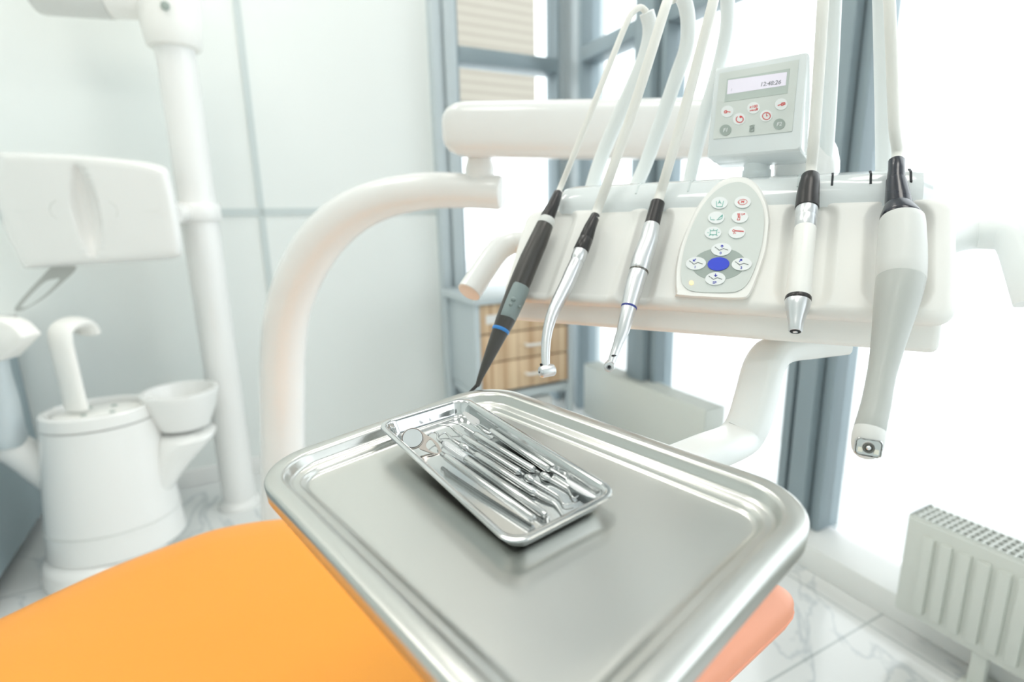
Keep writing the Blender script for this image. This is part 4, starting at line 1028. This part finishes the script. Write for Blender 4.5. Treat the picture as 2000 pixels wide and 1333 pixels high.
# ------------------------------------------------------------------ small instrument dish
IH = .0128
TILT = .05                                          # the far end is propped up on the tray's stepped edge
N2 = (TRN + tdir(-56.6) * TILT).normalized()
NU = V((0, 1, 0)).cross(N2).normalized(); NW = N2.cross(NU)
def ipx(px, py, d): v = ray(px, py); return CAM + v * (-d / v.dot(N2))
ID = -(tpx(1012, 1068, TD - TFLOOR - IH - .0014) - CAM).dot(N2)     # rim plane
def ndir(deg): q = math.radians(deg); return NU * math.cos(q) + NW * math.sin(q)
A2, B2 = ndir(-54.6), ndir(35.4)
def imean(e, ax): return sum((ipx(*q, ID) - CAM).dot(ax) for q in e) / len(e)
a0, a1 = imean(((735, 825), (900, 778)), A2), imean(((1020, 1068), (1195, 960)), A2)
b0, b1 = imean(((740, 835), (870, 950), (1000, 1065)), B2), imean(((925, 787), (1060, 868), (1195, 945)), B2)
iA, iB, jA, jB = (a0 + a1) / 2, (b0 + b1) / 2, (a1 - a0) / 2, (b1 - b0) / 2
def IP(a, b, z): return CAM + A2 * a + B2 * b + N2 * (-ID + z)
m = MB(); rings = []
for off, z in ((-.0004, -.0012), (0, -.0002), (.0008, .0), (.0036, 0), (.0044, -.0006), (.0052, -.002), (.0066, -.0065), (.0074, -.0094), (.0082, -.0113), (.0097, -.0124), (.0122, -.0128)):
    rings.append(rrect(IP(iA, iB, z), A2, B2, jA - off, jB - off, max(.007, .013 - off * .5), 10))
m.loft(rings, False, True)
dish = put('instrument_dish', m, M['inst_tray'], None, sharp=50)
tag(dish, 'small rectangular steel dish holding dental instruments, standing on the large tray', 'dish')
md = dish.modifiers.new('sheet', 'SOLIDIFY'); md.thickness = .0009; md.offset = -1

FL = ID + IH                                         # dish floor plane depth
def z1(x, y): return 770 + x / 10.0, 800 + y / 10.0
def z2(x, y): return 900 + x / 11.1, 810 + y / 11.1
def z3(x, y): return 980 + x / 6.665, 880 + y / 6.665
def ip(q, r, up=0.0):
    """point in the dish seen at pixel q; rests on the floor with radius r (m), lifted by up"""
    return ipx(q[0], q[1], FL - r - .0003 - up)
def rod(name, pts, parent, material='steel', n=20, sp=0):
    P = [ip(q, r, u) for q, r, u in pts]; R = [q[1] for q in pts]
    if sp: P = spline(P, sp); R = [v.x for v in spline([(r, 0, 0) for r in R], sp)]
    m = MB(); m.tube(P, R, n); return put(name, m, M[material], parent)
def lerp(a, b, k): return a[0] + (b[0] - a[0]) * k, a[1] + (b[1] - a[1]) * k
def itool(name, label, q): return thing(name, label, 'dental instrument', ip(q, 0), None)
def wire(name, zz, pts, parent, r0, r1, u0, u1):
    n = len(pts) - 1
    return rod(name, [(zz(*p), r0 + (r1 - r0) * i / n, u0 + (u1 - u0) * i / n) for i, p in enumerate(pts)], parent, sp=5, n=10)
RH = .0027
# 1 mouth mirror
s = itool('mouth_mirror', 'steel mouth mirror with round glass head and forked neck, leftmost in the dish', (950, 950))
hs_, he_ = z1(945, 880), (1042.7, 1015.8)
UPM = .0045
def hup(k): return UPM * (1 - k) + .0008 * k
rod('handle', [(lerp(hs_, he_, k), r, hup(k)) for k, r in ((-.012, .0012), (-.008, .0019), (.03, .0020), (.036, .0025), (.05, .0027), (.5, .0027), (.97, .0027), (.99, .0026), (1.0, .0021))], s)
hd_c = ip(z1(360, 575), .0028, .0065); hn = ((CAM - hd_c).normalized() * .78 + N2 * .42).normalized()
def head_pt(x, y, off=0.0): return Pl(*z1(x, y), hd_c, hn) + hn * off
HR = (head_pt(578, 575) - hd_c).length
m = MB(); m.lathe(hd_c - hn * .0016, hn, [(0, HR * .8), (.0006, HR * .98), (.0022, HR), (.003, HR * .99), (.0032, HR * .93), (.0026, HR * .92)], 56); hh = put('mirror_rim', m, M['steel_warm'], s)
m = MB(); m.lathe(hd_c + hn * .0006, hn, [(0, HR * .925), (.0008, HR * .925), (.0010, HR * .87)], 56); put('dark_seal', m, M['dark_seal'], hh, 'thin dark ring round the glass')
m = MB(); m.lathe(hd_c + hn * .0010, hn, [(0, HR * .875), (.0008, HR * .875)], 56); put('mirror_glass', m, M['mirror'], hh, 'round mirror glass')
def polar(poly, c, n):
    out = []
    for k in range(n):
        a = 2 * math.pi * k / n; d = V((math.cos(a), math.sin(a))); best = 0
        for i in range(len(poly)):
            p, q = V(poly[i - 1][:2]) - V(c), V(poly[i][:2]) - V(c); e = q - p
            den = d.x * e.y - d.y * e.x
            if abs(den) < 1e-9: continue
            t_ = (p.x * e.y - p.y * e.x) / den; u_ = (p.x * d.y - p.y * d.x) / den
            if t_ > 0 and -1e-6 <= u_ <= 1 + 1e-6: best = max(best, t_)
        out.append((c[0] + d.x * best, c[1] + d.y * best))
    return out
no = closed_spline([(a, b, 0) for a, b in ((490, 400), (600, 490), (700, 548), (800, 618), (872, 700), (912, 790), (945, 850), (950, 890), (905, 905), (800, 884), (700, 852), (600, 815), (490, 760), (500, 600))], 4)
nh = closed_spline([(a, b, 0) for a, b in ((640, 640), (690, 590), (740, 610), (800, 690), (850, 780), (868, 838), (845, 860), (760, 845), (680, 800), (632, 750), (620, 690))], 4)
po, ph = polar(no, (735, 730), 56), polar(nh, (735, 730), 56)
R_ = [[head_pt(x, y, d) for x, y in P] for P, d in ((po, -.0008), (po, .0006), (ph, .0006), (ph, -.0008))]
m = MB(); m.loft(R_ + [R_[0]], False, False); put('forked_neck', m, M['steel_warm'], s)
# 2 knurled explorer
s = itool('knurled_explorer', 'steel explorer with knurled grip and crooked wire tip, beside the mouth mirror', (980, 950))
wire('wire_tip', z1, [(660, 505), (720, 460), (780, 448), (835, 465), (855, 520), (850, 565), (875, 600), (940, 650)], s, .0006, .0014, .0065, .0042)
ks, ke = z1(945, 650), z1(1400, 960); ee = (1066.0, 1006.8)
rod('handle', [(lerp(ke, ee, k), r, .0012 * (1 - k)) for k, r in ((-.02, .0022), (0, .0026), (.5, .0026), (.96, .0026), (.985, .0023), (1, .0015))], s)
P0, P1 = ip(ks, .0028, .0030), ip(ke, .0028, .0012); d = (P1 - P0); L_ = d.length; d.normalize(); x_ = d.cross(N2).normalized(); y_ = x_.cross(d)
bm = bmesh.new(); NA, NT = 40, 84; g = []
for i in range(NT + 1):
    row = []; f_ = min(1, (i + 2) / 16) ** .6 * (1 if i < NT - 2 else .93)
    for k in range(NA):
        a = 2 * math.pi * k / NA
        r_ = (.0028 + (.0003 if ((i + k) // 2) % 2 == 0 and ((i - k) // 2) % 2 == 0 else 0)) * f_
        row.append(bm.verts.new(P0 + d * (L_ * i / NT) + x_ * (r_ * math.cos(a)) + y_ * (r_ * math.sin(a))))
    g.append(row)
for i in range(NT):
    for k in range(NA): bm.faces.new((g[i][k], g[i][(k + 1) % NA], g[i + 1][(k + 1) % NA], g[i + 1][k]))
bm.faces.new(g[0]); bm.faces.new(g[-1])
put('knurled_grip', bm, M['chrome'], s, 'knurled grip', sharp=20)
wire('wire_tip', z3, [(574, 845), (598, 862), (605, 880), (592, 905), (600, 938), (590, 968)], s, .0014, .0005, 0, 0)
# 3 hooked scaler
s = itool('hooked_scaler', 'steel scaler with scooped shank and small hooked tip, third from the mirror side', (990, 930))
wire('hooked_tip', z1, [(880, 520), (930, 480), (1000, 460), (1060, 510), (1120, 580), (1200, 640), (1300, 705)], s, .0006, .0014, .0062, .0024)
hs_, he_ = z1(1300, 695), (1046.5, 964.5)
rod('handle', [(lerp(hs_, he_, k), r, .0016 * (1 - k)) for k, r in ((0, .0015), (.012, .0025), (.05, .0027), (.075, .0024), (.10, .0016), (.15, .0015), (.19, .0017), (.215, .0025), (.23, .0027), (.6, .0027), (.97, .0027), (1.0, .0018))], s)
wire('hooked_tip', z3, [(430, 555), (500, 600), (600, 650), (680, 692), (740, 762), (790, 848)], s, .0018, .0006, .0002, .0002)
# 4 and 5 probes with notched ends
for nm, lb, tz, tp_, a, b, nz_, wp in (
    ('bent_probe', 'steel probe with long angled tip, between the scooped scaler and the other probe', z1, [(865, 297), (980, 310), (1080, 332), (1140, 370), (1190, 420), (1270, 480), (1360, 548)], z1(1350, 540), z3(195, 268), z3(425, 410), [(420, 405), (500, 455), (580, 500), (680, 560), (750, 612), (810, 705), (930, 690)]),
    ('curved_probe', 'steel probe with thin straight tip and notched end, beside the spatula', z1, [(1080, 245), (1180, 270), (1280, 300), (1400, 372), (1500, 432), (1590, 495)], z1(1580, 485), z3(385, 238), z3(640, 385), [(635, 382), (700, 415), (770, 455), (860, 512), (900, 582), (945, 622), (1010, 590)])):
    s = itool(nm, lb, (990, 910))
    wire('tip', tz, tp_, s, .0006, .0015, .0068, .0022)
    rod('handle', [(lerp(a, b, k), r, .0018 * (1 - k)) for k, r in ((0, .0014), (.012, .0024), (.03, RH), (.5, RH), (1, RH))], s)
    rod('notched_end', [(lerp(b, nz_, k), r, u) for k, r, u in ((-.05, RH, 0), (.06, RH, 0), (.14, .0021, -.0003), (.24, .0015, -.0006), (.42, .0014, -.0006), (.52, .0017, -.0004), (.58, .0024, 0), (.62, .0026, 0), (.78, .0026, 0), (1.0, .0013, .0004))], s)
    wire('end_wire', z3, wp, s, .0013, .0005, .0004, .001)
# 6 spatula
s = itool('spatula', 'flat double-ended steel spatula, nearest the right long side of the dish', (1040, 890))
def blade(zz, pts, th, u0, u1):
    P = closed_spline([(a, b, 0) for a, b in pts], 4); x0, x1 = min(p.x for p in P), max(p.x for p in P)
    m = MB(); m.prism([ip(zz(p.x, p.y), 0, u0 + (u1 - u0) * (p.x - x0) / (x1 - x0)) for p in P], N2 * th, .0002, 1); return m
put('blade', blade(z1, [(1335, 85), (1390, 58), (1500, 118), (1640, 205), (1672, 262), (1655, 305), (1575, 325), (1470, 250), (1385, 150)], .0009, .0085, .0070), M['chrome'], s)
wire('neck', z1, [(1590, 290), (1680, 360), (1770, 430), (1850, 470), (1900, 450)], s, .0012, .0016, .0060, .0032)
a, b = z2(660, 360), z3(580, 232)
rod('handle', [(lerp(a, b, k), r, (.0024 - .001 * k)) for k, r in ((-.01, .0019), (0, .0025), (.01, .0026), (.5, .0026), (1, .0026), (1.03, .0024), (1.06, .0014))], s)
wire('neck', z3, [(600, 240), (660, 268), (740, 310), (850, 380)], s, .0014, .0011, .0014, .0016)
put('blade', blade(z3, [(825, 358), (890, 342), (1030, 398), (1150, 480), (1270, 560), (1258, 612), (1180, 632), (1010, 562), (870, 462)], .0009, .0026, .0034), M['chrome'], s)

# ------------------------------------------------------------------ patient chair below
CZ = H - .47
t_loc = Zp(300, 1250, CZ - .05)
t = thing('dental_chair', 'orange upholstered dental chair lying flat beneath the steel tray', 'chair', V((t_loc.x, t_loc.y, 0)))
def cz(px, py, z=CZ): return Zp(px, py, z)
far = [(-420, 1420), (-120, 1236), (0, 1176), (90, 1134), (200, 1086), (330, 1038), (430, 1007), (560, 988), (720, 985), (900, 1020), (1010, 1080)]
near = [(1060, 1160), (1060, 1330), (1000, 1700), (700, 2100), (200, 2100), (-400, 1800)]
pl_ = [cz(*q) for q in far] + [cz(*q) for q in near]
cen = sum(pl_, V((0, 0, 0))) / len(pl_)
ol = closed_spline(pl_, 6)
m = MB(); R_ = []
def off_ring(k_in, z):
    out = []
    for q in ol:
        d = (cen - q); L_ = d.length
        p = q + d * min(1, k_in / L_); out.append(V((p.x, p.y, z)))
    return out
for kin, dz in ((.05, -.095), (.025, -.093), (.006, -.08), (0, -.06), (.003, -.042), (.012, -.024), (.03, -.008), (.055, 0.0), (.10, .006), (.18, .009), (.30, .011)): R_.append(off_ring(kin, CZ + dz))
m.loft(R_); put('seat_cushion', m, M['orange'], t, sharp=80)
# padded chair end at the right, window light painted in as peach
lz = H - .42
ends = [Zp(x, y, lz) for x, y in ((1495, 1190), (1300, 1360))]
ax_ = (ends[1] - ends[0]); ax_.z = 0; ax_.normalize()
perp = V((-ax_.y, ax_.x, 0))
lr = 50 / F * ends[0].y
def legring(c, k):
    return [c + perp * (lr * 1.0 * k * math.copysign(abs(math.cos(a)) ** .8, math.cos(a))) + EZ * (lr * .95 * k * math.copysign(abs(math.sin(a)) ** .8, math.sin(a))) for a in [2 * math.pi * i / 28 for i in range(28)]]
m = MB(); R_ = []
for off, k in ((-.034, .2), (-.032, .5), (-.025, .78), (-.014, .94), (0, 1.0), (.1, 1.0), (.3, 1.0), (.42, 1.0), (.45, .9), (.46, .5)): R_.append(legring(ends[0] + ax_ * off, k))
m.loft(R_); ar_ = put('armrest', m, M['lit_orange'], t, 'padded orange armrest coloured pale as if lit by the window')
for ang in (-.15, -.75):
    m = MB(); a = ang
    pc = [ends[0] + ax_ * o_ + (perp * math.cos(a) * (-1 if perp.y > 0 else 1) + EZ * math.sin(a)) * lr * 1.0 * k for o_, k in ((-.03, .62), (-.022, .83), (-.012, .96), (0, 1.0), (.1, 1.0), (.4, 1.0))]
    m.tube(pc, .0012, 8); put('stitched_seam', m, M['lit_orange'], ar_)
m = MB(); pa = ends[0] + ax_ * .3; m.tube([V((pa.x, pa.y, lz - lr * .6)), V((pa.x, pa.y, CZ - .12)), V((cen.x, cen.y, CZ - .14))], .02, 14); put('armrest_bracket', m, M['white'], t)
m = MB(); c0_ = V((cen.x, cen.y, 0)); m.lathe(c0_, EZ, [(0, .26), (.02, .26), (.035, .24), (.06, .12), (.1, .1), (CZ - .16, .1), (CZ - .13, .18), (CZ - .09, .2)], 36); put('pedestal', m, M['white'], t)
